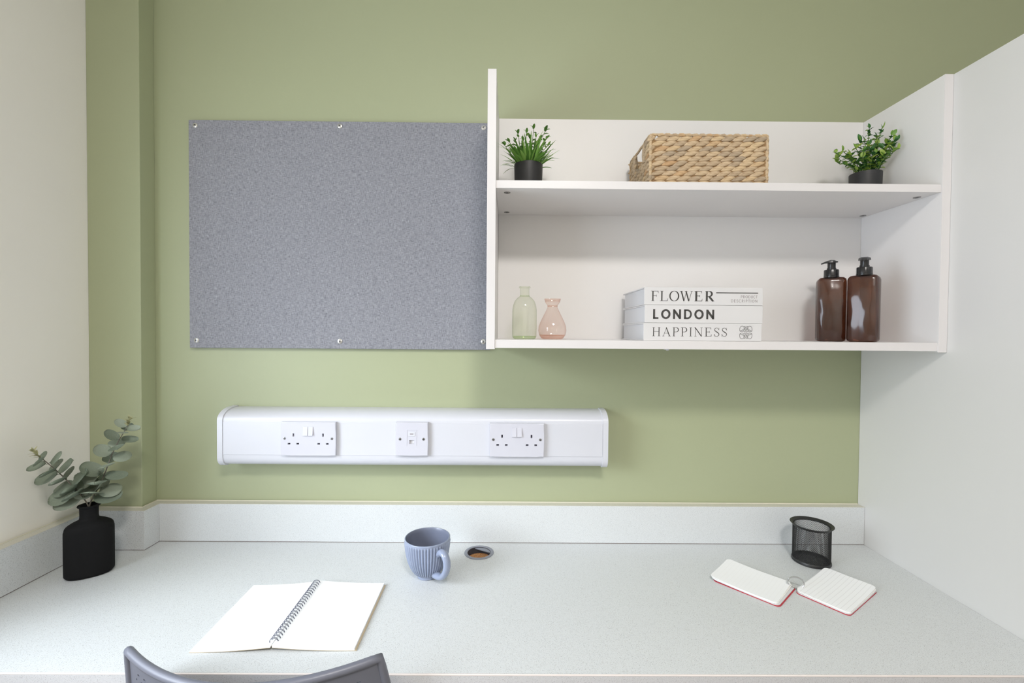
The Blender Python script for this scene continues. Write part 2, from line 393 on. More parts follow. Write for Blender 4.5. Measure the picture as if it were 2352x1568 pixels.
def upstand(a, b, faceshrink):
    x0, y0, x1, y1 = a+b
    u = MB().box((x0, y0, zj), (x1, y1, ZUP-.0008), .0006).build('upstand', 'lam', desk)
    MB().box((x0, y0, ZUP-.0008), (x1, y1, ZUP), .0003).build('upstand_top', 'lam_top', desk)
    sx0, sy0, sx1, sy1 = faceshrink
    MB().box((x0+sx0, y0+sy0, ZW), (x1-sx1, y1-sy1, zj)).build('joint_shade', 'joint_shade', desk)  # brown strip stands in for the shadow in the thin gap
e1 = .0012
upstand((COL_R+UPS, -UPS), (PRO-.0006, -.0005), (0, e1, 0, 0))
upstand((COL_R+.0005, COL_Y-UPS), (COL_R+UPS, -.0005), (0, e1, e1, 0))
upstand((COL_L+UPS+.0025, COL_Y-UPS), (COL_R+.0005, COL_Y-.0005), (0, e1, 0, 0))
upstand((COL_L+.0005, DESK_Y+.004), (COL_L+UPS+.0025, COL_Y-.0005), (0, 0, e1, 0))
sl = MB(); r_ = .0021
sl.tube([(COL_L+.0034, DESK_Y+.01, ZUP), (COL_L+.0034, COL_Y-.0034, ZUP), (COL_R+.0034, COL_Y-.0034, ZUP), (COL_R+.0034, -.0034, ZUP), (PRO-.0034, -.0034, ZUP)], r_, 6)
sl.build('sealant_bead', 'sealant', desk)
MB().box((COL_L+.001, DESK_Y+.03, 0), (COL_L+.019, COL_Y-.002, ZW-.0405)).build('support_panel', 'white_lam', desk)
MB().box((PRO-.019, DESK_Y+.03, 0), (PRO-.001, -.002, ZW-.0405)).build('support_panel', 'white_lam', desk)

# cable grommet
gr = thing('cable_grommet', 'round grey cable grommet with half-open lid set in the worktop', 'grommet', (GX, GY, ZW))
MB().lathe([(.0385, .0002), (.0382, .0012), (.036, .0022), (.0315, .0022), (.0300, .0008)], 64).build('ring', 'grommet', gr)
MB().lathe([(.0300, .0008), (.0296, -.015)], 48).build('sleeve', 'grom_in', gr)
MB().lathe([(.0309, -.012), (.0309, -.0399)], 48).build('chipboard_wall', 'chip', gr)
cut = math.radians(-14)
seg = [(.0295*math.cos(a), .0295*math.sin(a)) for a in [math.radians(4+(114-4)*k/24) for k in range(25)]]
MB().prism(seg, .0022, 2, -.0028).build('lid', 'grommet', gr)

# ------------------------------------------------------------------ pin board
pb = thing('pin_board', 'blue-grey fabric pin board screwed to the green wall', 'pin board', (-.4625, 0, 1.2674))
BW0, BW1, BH = -.8726+.4625, -.0525+.4625, 1.8838-1.2674
MB().box((BW0, -.0125, 0), (BW1, -.0005, BH), .0012).build('panel', 'fabric', pb)
wash = MB().lathe([(.0068, 0), (.0062, .0016), (.0035, .0026)], 24).mesh('washer', 'brass')
scr = MB().lathe([(.0036, .0018), (.0034, .003), (.0018, .0034)], 16).lathe([(.0018, .0034), (.0014, .002), (.0001, .002)], 16).mesh('screw', 'screw')
rec = MB().box((-.0012, -.0004, .0022), (.0012, .0004, .0030)).box((-.0004, -.0012, .0022), (.0004, .0012, .0030)).mesh('recess', 'screw_dark')
for (x, z) in ((-.8539, 1.8688), (-.4637, 1.8710), (-.0742, 1.8705), (-.8535, 1.2875), (-.4633, 1.2880), (-.0716, 1.2900)):
    w = obj('washer', wash, pb); w.location = (x+.4625, -.0125, z-1.2674); w.rotation_euler = (PI/2, 0, 0)
    s = obj('screw', scr, w); r = obj('recess', rec, w); r.rotation_euler = (0, 0, random.random())

# ------------------------------------------------------------------ shelf unit
sh = thing('wall_shelf', 'white two-tier wall shelf unit fixed between pin board and wardrobe', 'shelf', (PLO, 0, ZPB))
def sbox(name, a, b, m='white_lam', bev=.0008):
    return MB().box((a[0]-PLO, a[1], a[2]-ZPB), (b[0]-PLO, b[1], b[2]-ZPB), bev).build(name, m, sh)
ew = .0009
for (xa, xb) in ((PLO, PLI), (PRI, PRO-.0004)):
    sbox('side_panel', (xa, SH_Y+ew, ZPB), (xb, -.0005, ZPT)); sbox('edging', (xa, SH_Y, ZPB), (xb, SH_Y+ew, ZPT), 'white_edge', .0003)
for (za, zb) in ((ZMB, ZMT), (ZBB, ZBT)):
    sbox('shelf_board', (PLI+.0002, SH_Y+.002+ew, za), (PRI-.0002, BK-.0002, zb)); sbox('edging', (PLI+.0002, SH_Y+.002, za), (PRI-.0002, SH_Y+.002+ew, zb), 'white_edge', .0003)
sbox('back_panel', (PLI+.0002, BK, ZBB), (PRI-.0002, -.0005, ZPT))
cm = MB().lathe([(.0075, 0), (.0072, -.0008), (.0020, -.0010), (.0016, -.0003), (.0001, -.0003)], 24).mesh('cam_lock', 'cam')
cx_ = MB().box((-.0032, -.0006, -.0013), (.0032, .0006, -.0009)).box((-.0006, -.0032, -.0013), (.0006, .0032, -.0009)).mesh('slot', 'screw_dark')
for (x, y) in ((-.0077, -.2155), (-.0096, -.045), (.939, -.2093), (.9419, -.0438)):
    o = obj('cam_lock', cm, sh); o.location = (x-PLO, y, ZMB-ZPB); obj('slot', cx_, o).rotation_euler = (0, 0, .3)
pg = MB().lathe([(.0001, -.004), (.003, -.0035), (.004, -.001), (.004, 0)], 16).box((-.008, -.003, -.0015), (-.002, .003, 0), .0005)
pg.build('cable_clip', 'pvc', sh).location = (.3592-PLO, -.23, ZBB-ZPB)

# ------------------------------------------------------------------ dado trunking and sockets
TX0, TX1, TD = -.7475, .2475, .070
TZ0, TZ1 = .960, 1.1062
def trunk_profile(off=0.):
    p = [(0, TZ1+off)]
    def arc(cy, cz, ry, rz, a0, a1, n=10):
        return [(-(cy+ry*math.cos(math.radians(a0+(a1-a0)*k/n))), cz+rz*math.sin(math.radians(a0+(a1-a0)*k/n))) for k in range(n+1)]
    ry, rz = .052, .026+off
    p += arc(TD+off-ry, TZ1+off-rz, ry, rz, 90, 0)
    p += arc(TD+off-.024, TZ0-off+.024+off, .024, .024+off, 0, -90)
    p += [(0, TZ0-off)]
    return p
tk = thing('dado_trunking', 'long white plastic socket trunking mounted on the green wall above the desk', 'trunking', ((TX0+TX1)/2, 0, TZ0))
tcx = (TX0+TX1)/2
def profile_mesh(poly, x0, x1):
    b = MB(); b.prism([(y, z-TZ0) for y, z in poly], x1-x0, 0, x0-tcx, smooth=True); return b
profile_mesh([(min(y, -.0005), z) for y, z in trunk_profile()], TX0, TX1).build('channel', 'pvc', tk, 25)
MB().box((TX0-tcx+.0006, -TD-.0012, .9905-TZ0), (TX1-tcx-.0006, -TD+.001, 1.0765-TZ0), .0005).build('cover_strip', 'pvc', tk)
for xa, xb in ((TX0-.014, TX0), (TX1, TX1+.014)):
    profile_mesh([(min(y, -.0005), z) for y, z in trunk_profile(.0026)], xa, xb).build('end_cap', 'pvc', tk, 25)
SF = -TD-.0012      # y of trunking face
def plate_mesh(w, h, th, holes, name):
    xs = sorted({-w/2, w/2} | {q for a in holes for q in (a[0], a[1])}); zs = sorted({-h/2, h/2} | {q for a in holes for q in (a[2], a[3])})
    bm = bmesh.new(); gv = [[bm.verts.new((x, -th, z)) for z in zs] for x in xs]
    for i in range(len(xs)-1):
        for j in range(len(zs)-1):
            mx_, mz_ = (xs[i]+xs[i+1])/2, (zs[j]+zs[j+1])/2
            if any(a[0] < mx_ < a[1] and a[2] < mz_ < a[3] for a in holes): continue
            bm.faces.new((gv[i][j], gv[i+1][j], gv[i+1][j+1], gv[i][j+1]))
    for v in [v for v in bm.verts if not v.link_faces]: bm.verts.remove(v)
    ex = bmesh.ops.extrude_face_region(bm, geom=bm.faces[:])
    for v in [q for q in ex['geom'] if isinstance(q, bmesh.types.BMVert)]: v.co.y = 0
    outer = [e_ for e_ in bm.edges if all(abs(v.co.y+th) < 1e-6 for v in e_.verts) and (all(abs(abs(v.co.x)-w/2) < 1e-6 for v in e_.verts) or all(abs(abs(v.co.z)-h/2) < 1e-6 for v in e_.verts))]
    bmesh.ops.bevel(bm, geom=outer, offset=.0018, segments=2, affect='EDGES', profile=.5)
    bmesh.ops.recalc_face_normals(bm, faces=bm.faces[:])
    me = bpy.data.meshes.new(name); bm.to_mesh(me); bm.free(); me.materials.append(M['pvc2']); return me
SW, SHH, ST = .142, .0868, .0095
holes = []
for hx in (-.0384, .0383):
    holes += [(hx-.0021, hx+.0021, .0058, .0140), (hx-.0112-.0034, hx-.0112+.0034, -.0150, -.0108), (hx+.0112-.0034, hx+.0112+.0034, -.0150, -.0108)]
sock_me = plate_mesh(SW, SHH, ST, holes, 'plate')
cav_me = MB().box((-SW/2+.006, -.003, -SHH/2+.006), (SW/2-.006, -.001, SHH/2-.006)).mesh('cavity', 'dark_hole')
rock_me = MB().prism([(0, -.0115), (0, .0115), (-.0012, .0115), (-.0042, -.0115)], .0118, 0, -.0059).mesh('switch', 'pvc2')
rock2_me = MB().prism([(0, -.0115), (0, .0115), (-.0034, .0115), (-.0028, 0), (-.0018, -.0115)], .0118, 0, -.0059).mesh('switch', 'pvc2')
sscr_me = MB().lathe([(.0036, 0), (.0034, .0008), (.0001, .0011)], 20).mesh('screw', 'screw')
slot_me = MB().box((-.0028, -.0005, .0009), (.0028, .0005, .0014)).box((-.0005, -.0028, .0009), (.0005, .0028, .0014)).mesh('slot', 'screw_dark')
seam_me = None
sock_src = None
for (cx0, lab) in ((-.5204, 'white double power socket on the trunking below the pin board'), (.0212, 'white double power socket on the trunking below the bottle shelf')):
    s = thing('power_socket', lab, 'socket', (cx0, SF, 1.0355), 0, 'double power sockets on the trunking')
    obj('plate', sock_me, s); obj('cavity', cav_me, s)
    for k, sx in enumerate((-.0066, .0068)):
        o = obj('switch', rock_me if k == 0 else rock_me, s); o.location = (sx, -ST, .0205)
    for sx in (-.0612, .0612):
        o = obj('screw', sscr_me, s); o.location = (sx, -ST, .0012); o.rotation_euler = (PI/2, 0, 0)
        q = obj('slot', slot_me, o); q.rotation_euler = (0, 0, random.random())
ds = thing('data_socket', 'white single data outlet plate on the middle of the trunking', 'socket', (-.2519, SF, 1.0365))
DW = .0838
obj('plate', plate_mesh(DW, SHH, ST, [(-.0065, .0065, -.0125, -.0022)], 'plate'), ds)
MB().box((-.012, -.004, -.018), (.012, -.002, .012)).build('cavity', 'pages', ds)
dm = MB()
for a, b in (((-.0128, .0232), (.0128, .0240)), ((-.0128, -.0170), (-.0120, .0232)), ((.0120, -.0170), (.0128, .0232))):
    dm.box((a[0], -ST-.0006, a[1]), (b[0], -ST, b[1]))
dm.build('module_frame', 'pvc2', ds)
dl = MB().box((-.0088, -ST-.0012, .0080), (.0088, -ST, .0190), .0005).build('label_window', 'pvc', ds)
MB().box((-.0045, -ST-.0014, .0128), (.0045, -ST-.0011, .0146)).build('label_text', 'ink2', ds)
for sx in (-.0305, .0305):
    o = obj('screw', sscr_me, ds); o.location = (sx, -ST, .0002); o.rotation_euler = (PI/2, 0, 0)
    obj('slot', slot_me, o).rotation_euler = (0, 0, random.random())

# ------------------------------------------------------------------ books
def stroke(b, pts, w, mx=None):
    """flat ribbon with varying width in the xz plane"""
    n = len(pts); ws = w if isinstance(w, (list, tuple)) else [w]*n
    L = []; Rr = []
    for i, (x, z) in enumerate(pts):
        x0, z0 = pts[max(i-1, 0)]; x1, z1 = pts[min(i+1, n-1)]
        d = Vector((x1-x0, z1-z0)); d.normalize(); nn = Vector((-d.y, d.x))*ws[i]/2
        L.append((x+nn.x, z+nn.y)); Rr.append((x-nn.x, z-nn.y))
    vs = [(x, 0, z) for x, z in L]+[(x, 0, z) for x, z in Rr]
    b.add(vs, [(i, i+1, n+i+1, n+i) for i in range(n-1)])
def arcp(cx, cz, rx, rz, a0, a1, n=20):
    return [(cx+rx*math.cos(math.radians(a0+(a1-a0)*k/n)), cz+rz*math.sin(math.radians(a0+(a1-a0)*k/n))) for k in range(n+1)]
def ell_w(a0, a1, thick, thin, n=20):
    return [thin+(thick-thin)*abs(math.cos(math.radians(a0+(a1-a0)*k/n))) for k in range(n+1)]
def catmull(P, n=10, closed=False):
    P = [Vector(p) for p in P]; out = []; N = len(P)
    rng = range(N if closed else N-1)
    for i in rng:
        p0 = P[i-1] if (closed or i > 0) else P[0]*2-P[1]; p1 = P[i]; p2 = P[(i+1) % N]
        p3 = P[(i+2) % N] if (closed or i+2 < N) else P[-1]*2-P[-2]
        for k in range(n):
            t_ = k/n; out.append(.5*((2*p1)+(p2-p0)*t_+(2*p0-5*p1+4*p2-p3)*t_*t_+(3*p1-p0-3*p2+p3)*t_**3))
    if not closed: out.append(P[-1])
    return out
def serif_letter(ch, b, K=.13, t=.045):
    """unit cap height; returns advance width"""
    def S(x, z, w=.15): stroke(b, [(x-w, z), (x+w, z)], t*.9)
    def V(x, w=K): stroke(b, [(x, 0), (x, 1)], w)
    if ch == 'F':
        V(.2); S(.2, .02); S(.12, .98, .1); stroke(b, [(.15, .975), (.72, .975)], t); stroke(b, [(.71, 1), (.74, .76)], [.07, .02]); stroke(b, [(.2, .52), (.55, .52)], t); stroke(b, [(.55, .63), (.55, .41)], .035); return .80
    if ch == 'E':
        V(.2); S(.12, .02, .1); S(.12, .98, .1); stroke(b, [(.15, .975), (.72, .975)], t); stroke(b, [(.71, 1), (.74, .77)], [.07, .02]); stroke(b, [(.2, .52), (.56, .52)], t); stroke(b, [(.56, .63), (.56, .41)], .035); stroke(b, [(.15, .025), (.76, .025)], t); stroke(b, [(.75, 0), (.81, .26)], [.07, .02]); return .86
    if ch == 'L':
        V(.2); S(.2, .98); S(.12, .02, .1); stroke(b, [(.15, .025), (.74, .025)], t); stroke(b, [(.73, 0), (.79, .28)], [.07, .02]); return .84
    if ch == 'O':
        stroke(b, arcp(.5, .5, .43, .49, 0, 360, 40), ell_w(0, 360, K*1.05, t*.8, 40)); return 1.0
    if ch == 'W':
        stroke(b, [(.1, 1), (.38, 0)], K); stroke(b, [(.38, 0), (.62, 1)], t); stroke(b, [(.56, 1), (.86, 0)], K); stroke(b, [(.86, 0), (1.14, 1)], t); S(.1, .98); S(.58, .98, .14); S(1.14, .98, .12); return 1.26
    if ch in 'RP':
        V(.2); S(.2, .02); stroke(b, [(.05, .98), (.45, .98)], t); bx = .44
        stroke(b, arcp(bx, .735, .26, .245, 90, -90), ell_w(90, -90, K, t)); stroke(b, [(.2, .49), (bx, .49)], t)
        if ch == 'P': return .78
        stroke(b, [(.42, .49), (.82, .02)], K); S(.84, .02, .1); return .95
    if ch == 'H':
        V(.2); V(.82); [S(x, z) for x in (.2, .82) for z in (.02, .98)]; stroke(b, [(.2, .52), (.82, .52)], t); return 1.02
    if ch == 'A':
        stroke(b, [(.12, 0), (.47, 1)], t); stroke(b, [(.44, 1), (.83, 0)], K); stroke(b, [(.24, .34), (.68, .34)], t); S(.12, .02, .12); S(.83, .02, .15); return .95
    if ch == 'I':
        V(.2); S(.2, .02); S(.2, .98); return .40
    if ch == 'N':
        stroke(b, [(.17, 0), (.17, 1)], t); stroke(b, [(.14, 1), (.86, 0)], K); stroke(b, [(.86, 0), (.86, 1)], t); S(.17, .02, .13); S(.1, .98, .1); S(.86, .98, .13); return 1.02
    if ch == 'S':
        p = [(.60, .74), (.50, .93), (.32, .975), (.15, .88), (.13, .72), (.26, .58), (.46, .46), (.60, .32), (.58, .13), (.40, .025), (.20, .06), (.09, .27)]
        q = catmull([Vector((x, z, 0)) for x, z in p], 6); n = len(q)
        ws = [t+(K-t)*max(0, 1-abs(i/(n-1)-.52)*3.0) for i in range(n)]
        stroke(b, [(v.x, v.y) for v in q], ws); stroke(b, [(.61, .99), (.60, .72)], .035); stroke(b, [(.085, .28), (.08, 0)], .035); return .70
def sans_letter(ch, b, K=.2):
    if ch == 'L': stroke(b, [(.16, 0), (.16, 1)], K); stroke(b, [(.06, .085), (.62, .085)], K*.85); return .68
    if ch == 'O': stroke(b, arcp(.5, .5, .38, .415, 0, 360, 44), [K*.9+.03*abs(math.cos(2*PI*i/44)) for i in range(45)]); return 1.0
    if ch == 'N': stroke(b, [(.16, 0), (.16, 1)], K); stroke(b, [(.78, 0), (.78, 1)], K); stroke(b, [(.15, .94), (.79, .06)], K*1.05); return .94
    if ch == 'D': stroke(b, [(.16, 0), (.16, 1)], K); stroke(b, [(.1, .915), (.42, .915)]+arcp(.42, .5, .36, .415, 80, -80, 20)+[(.42, .085), (.1, .085)], K*.88); return .92
    if ch == 'P': stroke(b, [(.16, 0), (.16, 1)], K); stroke(b, [(.1, .95), (.4, .95)]+arcp(.4, .72, .22, .23, 80, -80, 12)+[(.4, .49), (.1, .49)], K); return .8
    if ch == 'R': sans_letter('P', b, K); stroke(b, [(.38, .49), (.64, 0)], K); return .82
    if ch == 'U': stroke(b, [(.14, 1), (.14, .3)]+arcp(.4, .3, .26, .25, 180, 360, 12)+[(.66, 1)], K); return .84
    if ch == 'C': stroke(b, arcp(.46, .5, .36, .45, 50, 310, 24), K); return .84
    if ch == 'T': stroke(b, [(.35, 0), (.35, 1)], K); stroke(b, [(.02, .95), (.68, .95)], K); return .74
    if ch == 'E': stroke(b, [(.16, 0), (.16, 1)], K); [stroke(b, [(.1, z), (.62, z)], K) for z in (.05, .5, .95)]; return .76
    if ch == 'I': stroke(b, [(.16, 0), (.16, 1)], K); return .34
    if ch == 'S':
        q = catmull([Vector((x, z, 0)) for x, z in [(.62, .78), (.5, .93), (.32, .95), (.14, .84), (.16, .64), (.38, .52), (.6, .38), (.62, .16), (.42, .04), (.22, .06), (.1, .22)]], 5)
        stroke(b, [(v.x, v.y) for v in q], K); return .76
def word(txt, fn, x0, x1, z0, h, name, material, parent, y, **kw):
    """letters of height h filling x0..x1, printed flat on the spine"""
    b = MB(); adv = []; parts = []
    for ch in txt:
        q = MB(); a = fn(ch, q, **kw); parts.append(q); adv.append(a)
    sx = (x1-x0)/h; gap = (sx-sum(adv))/(len(txt)-1) if len(txt) > 1 else 0
    px = 0
    for q, a in zip(parts, adv):
        b.add([((v[0]+px)*h+x0, y, v[2]*h+z0) for v in q.v], q.f); px += a+gap
    return b.build(name, material, parent)
BX0, BX1, BY0, BY1 = .3034, .5722, -.232, -.036
BT = .0402
def px2x(px): return .3034+(px-1477)*(.2688/271)-(BX0+BX1)/2
titles = [('HAPPINESS', 'white hardback book lettered HAPPINESS at the bottom of the stack'), ('LONDON', 'white hardback book lettered LONDON in the middle of the stack'), ('FLOWER', 'white hardback book lettered FLOWER on top of the stack')]
for k, (tt, lab) in enumerate(titles):
    bk = thing('book', lab, 'book', ((BX0+BX1)/2+(0, .0016, .0012)[k], (BY0+BY1)/2, ZBT+.0002+k*(BT+.0003)), (0, .004, -.003)[k], 'stacked white books')
    hw, hd = (BX1-BX0)/2, (BY1-BY0)/2; c_ = .0028
    MB().box((-hw, -hd, 0), (hw, hd, c_), .0008).build('cover', 'book', bk)
    MB().box((-hw, -hd, BT-c_), (hw, hd, BT), .0008).build('cover', 'book', bk)
    MB().box((-hw, -hd-.0004, 0), (hw, -hd+c_, BT), .0009).build('spine', 'book', bk)
    MB().box((-hw+.004, -hd+c_+.001, c_), (hw-.004, hd-.005, BT-c_)).build('page_block', 'pages', bk)
    yf = -hd-.0006
    if tt == 'FLOWER':
        word('FLOW', serif_letter, px2x(1492), px2x(1588), .0088, .0228, 'title_lettering', 'ink', bk, yf)
        word('ER', serif_letter, px2x(1591), px2x(1637), .0088, .0228, 'title_lettering', 'ink', bk, yf, K=.19, t=.055)
        b = MB(); stroke(b, [(px2x(1641), .0282), (px2x(1737), .0282)], .0021); b.v = [(v[0], yf, v[2]) for v in b.v]; b.build('rule_line', 'ink', bk)
        word('PRODUCT', sans_letter, px2x(1697), px2x(1736), .0164, .0062, 'small_lettering', 'ink2', bk, yf, K=.10)
        word('DESCRIPTION', sans_letter, px2x(1675), px2x(1736), .0070, .0062, 'small_lettering', 'ink2', bk, yf, K=.10)
    elif tt == 'LONDON':
        word(tt, sans_letter, px2x(1495), px2x(1637.5), .0088, .0218, 'title_lettering', 'ink', bk, yf, K=.21)
    else:
        word(tt, serif_letter, px2x(1496), px2x(1669), .0102, .0200, 'title_lettering', 'ink', bk, yf, K=.10, t=.04)
        em = MB(); ec = (px2x(1711.5), .0200); er = .0146
        p1 = [(.10, .05), (.30, .16), (.62, .10), (.92, .22), (.97, .55), (.82, .90), (.52, .97), (.30, .80), (.34, .52), (.60, .36), (.95, .20)]
        p2 = [(.08, .12), (.10, .45), (.28, .66), (.22, .93), (.08, .86), (.10, .66), (.24, .40), (.52, .28)]
        for sx in (-1, 1):
            for sz in (-1, 1):
                for p in (p1, p2):
                    q = catmull([Vector((x, z, 0)) for x, z in p], 6)
                    stroke(em, [(ec[0]+sx*v.x*er, ec[1]+sz*v.y*er) for v in q], .00085)
        em.v = [(v[0], yf, v[2]) for v in em.v]; em.build('emblem', 'ink', bk)

# ------------------------------------------------------------------ small glass vessels
gb = thing('glass_bottle', 'pale green clear glass bottle with narrow flanged neck on the lower shelf', 'bottle', (.0373, -.12, ZBT+.0003))
MB().lathe([(.024, .0), (.0285, .002), (.0302, .006), (.0306, .03), (.0304, .07), (.029, .082), (.025, .094), (.0185, .102), (.0125, .1065), (.0115, .110), (.0113, .123), (.0118, .1265), (.0142, .1275), (.0144, .1295), (.0138, .1305), (.0112, .1305), (.0104, .128)], 56).build('body', 'green_glass', gb)
MB().lathe([(.0001, .0006), (.026, .0008), (.0286, .004), (.0288, .0075), (.02, .0062), (.0001, .0058)], 48).build('base', 'green_glass2', gb)
MB().lathe([(.0114, .1085), (.0124, .1075), (.0118, .1062)], 40).build('neck_ring', 'green_glass2', gb)
gv_ = thing('glass_vase', 'pale pink clear glass bud vase with flared rim on the lower shelf', 'vase', (.1068, -.125, ZBT+.0003))
MB().lathe([(.022, 0), (.027, .002), (.0325, .010), (.0348, .021), (.0338, .032), (.029, .045), (.0225, .058), (.016, .071), (.0125, .079), (.0118, .0825), (.0145, .0865), (.0180, .091), (.0204, .0985), (.0206, .1003), (.0198, .1005), (.0175, .093)], 56).build('body', 'pink_glass', gv_)
MB().lathe([(.0001, .0006), (.022, .001), (.0295, .006), (.0318, .011), (.024, .0085), (.0001, .0075)], 48).build('base', 'pink_glass2', gv_)
MB().lathe([(.0120, .0840), (.0132, .0824), (.0126, .0806)], 40).build('neck_ring', 'pink_glass2', gv_)

# ------------------------------------------------------------------ amber pump bottles
def rings_mesh(sections, name, material, n=5):
    b = MB(); k = None
    for si, (w, d, r, z) in enumerate(sections):
        pts = rrect(w, d, r, n); k = len(pts); b.v += [(x, y, z) for x, y in pts]
    for s in range(len(sections)-1):
        for i in range(k):
            j = (i+1) % k; b.f.append((s*k+i, s*k+j, (s+1)*k+j, (s+1)*k+i)); b.s.append(True)
    b.f.append(tuple(range(k-1, -1, -1))); b.s.append(False)
    b.f.append(tuple(range((len(sections)-1)*k, len(sections)*k))); b.s.append(False)
    return b.mesh(name, material, 40)
BS = .060
body_me = rings_mesh([(BS-.012, BS-.012, .009, 0), (BS-.003, BS-.003, .011, .0025), (BS, BS, .012, .007), (BS, BS, .012, .149), (BS-.003, BS-.003, .0115, .1545), (BS-.010, BS-.010, .010, .1580), (BS-.022, BS-.022, .010, .1592)], 'body', 'amber', 2)
collar_me = MB().lathe([(.0125, .158), (.0165, .159), (.0165, .1635), (.0160, .164), (.0160, .1775), (.0153, .179), (.0105, .179), (.0100, .1795), (.0100, .1835), (.0001, .1835)], 40,
                       rad=lambda r, a, z, k: r*(1+.015*math.cos(a*30)) if 3 <= k <= 4 else r).mesh('collar', 'pump')
head = MB().lathe([(.0088, .1832), (.0088, .1955), (.0094, .1965)], 32)
hp = []
for yy, ww, zt, zb in ((.0105, .010, .1995, .1965), (.004, .0125, .2030, .1962), (-.004, .0122, .2035, .1964), (-.012, .0085, .2012, .1962), (-.0185, .0065, .1985, .1945), (-.0215, .0055, .1965, .1935)):
    hp.append([(-ww, yy, zb), (-ww*.95, yy, (zb+zt)/2+.001), (-ww*.5, yy, zt), (ww*.5, yy, zt), (ww*.95, yy, (zb+zt)/2+.001), (ww, yy, zb)])
vv = [p for s_ in hp for p in s_]; ff = []
for s_ in range(len(hp)-1):
    for i in range(6):
        j = (i+1) % 6; ff.append((s_*6+i, s_*6+j, (s_+1)*6+j, (s_+1)*6+i))
ff += [tuple(range(6)), tuple(range((len(hp)-1)*6, len(hp)*6))]
head.add(vv, ff, True)
head_me = head.mesh('pump_head', 'pump', 45)
noz_me = MB().lathe([(.0020, 0), (.0020, .001), (.0015, .001)], 16).mesh('nozzle', 'screw_dark')
for (x, y, rz, hrz, lab) in ((.8085, -.118, math.radians(-27), math.radians(-78), 'square amber pump bottle with nozzle turned sideways'),
                             (.853, -.168, math.radians(-46), math.radians(6), 'square amber pump bottle with nozzle facing the room and milky streaks')):
    bt = thing('pump_bottle', lab, 'bottle', (x, y, ZBT+.0003), rz, 'amber pump bottles')
    obj('body', body_me, bt); obj('collar', collar_me, bt)
    h = obj('pump_head', head_me, bt); h.rotation_euler = (0, 0, hrz)
    n_ = obj('nozzle', noz_me, h); n_.location = (0, -.0212, .1952); n_.rotation_euler = (PI/2, 0, 0)

# ------------------------------------------------------------------ woven basket
bx0, bx1, byf, byb, bz0 = .3135, .5905, -.222, -.042, ZMT+.0005
rows, rp = 10, .0112
bas = thing('basket', 'rectangular woven natural straw basket with side handle on the upper shelf', 'basket', ((bx0+bx1)/2, (byf+byb)/2, bz0))
hw, hd = (bx1-bx0)/2, (byb-byf)/2
def almond(L, H, D, tilt=.33, nu=10, nv=8):
    b = MB(); vs = []; fs = []
    for i in range(nu+1):
        u = -1+2*i/nu; s_ = max(.04, (1-abs(u)**2.2))**.75
        for k in range(nv):
            a = 2*PI*k/nv; x = u*L/2; z = math.sin(a)*H/2*s_; y = math.cos(a)*D/2*s_
            z += math.tan(tilt)*x*.75*(1-.25*abs(u)); vs.append((x, y, z))
    for i in range(nu):
        for k in range(nv):
            fs.append((i*nv+k, i*nv+(k+1) % nv, (i+1)*nv+(k+1) % nv, (i+1)*nv+k))
    fs += [tuple(range(nv)), tuple(range(nu*nv, (nu+1)*nv))]
    return b.add(vs, fs, True)
al_me = [almond(.0350*l, .0124*h, .0095, tl).mesh('strand', 'straw', 60) for l, h, tl in ((1, 1, .30), (.96, 1.04, .33), (1.05, .97, .28), (1, 1.05, .30))]
ins = .006
MB().box((-hw+ins, -hd+ins-.001, .002), (hw-ins, -hd+ins+.003, rows*rp-.006)).build('inner_wall', 'straw_dark', bas)
MB().box((-hw+ins, hd-ins-.003, .002), (hw-ins, hd-ins+.001, rows*rp-.006)).build('inner_wall', 'straw_dark', bas)
MB().box((hw-ins-.003, -hd+ins, .002), (hw-ins+.001, hd-ins, rows*rp-.006)).build('inner_wall', 'straw_dark', bas)
MB().box((-hw+ins-.001, -hd+ins, .002), (-hw+ins+.003, hd-ins, 6*rp)).build('inner_wall', 'straw_dark', bas)
MB().box((-hw+ins, -hd+ins, .0015), (hw-ins, hd-ins, .005)).build('bottom', 'straw_dark', bas)
def row_side(L, r, k0, place):
    n = round(L/.0255); p = L/n
    for i in range(n+1):
        u = -L/2+p*i+(r % 2)*p*.35-p*.1
        if u < -L/2+.004 or u > L/2-.003: continue
        place(u, bz_(r), i)
bz_ = lambda r: r*rp+.0062
hand = (-.042, .042)
for r in range(rows):
    def pf(u, z, i):
        o = obj('strand', random.choice(al_me), bas)
        o.location = (u, -hd+.0048+random.uniform(-.0006, .0006), z+random.uniform(-.0006, .0006)); o.rotation_euler = (random.uniform(-.08, .08), random.uniform(-.07, .07), random.uniform(-.03, .03))
        lim = hw-.001-abs(u); 
        if lim < .019: o.scale = (max(.55, lim/.019), 1, 1)
    row_side(2*hw, r, 0, pf)
    def pl(u, z, i):
        if r >= rows-4 and hand[0] < u < hand[1]: return
        o = obj('strand', random.choice(al_me), bas); o.location = (-hw+.0048, u, z); o.rotation_euler = (0, random.uniform(-.06, .06), -PI/2)
        lim = hd-.001-abs(u)
        if lim < .019: o.scale = (max(.55, lim/.019), 1, 1)
    row_side(2*hd, r, 0, pl)
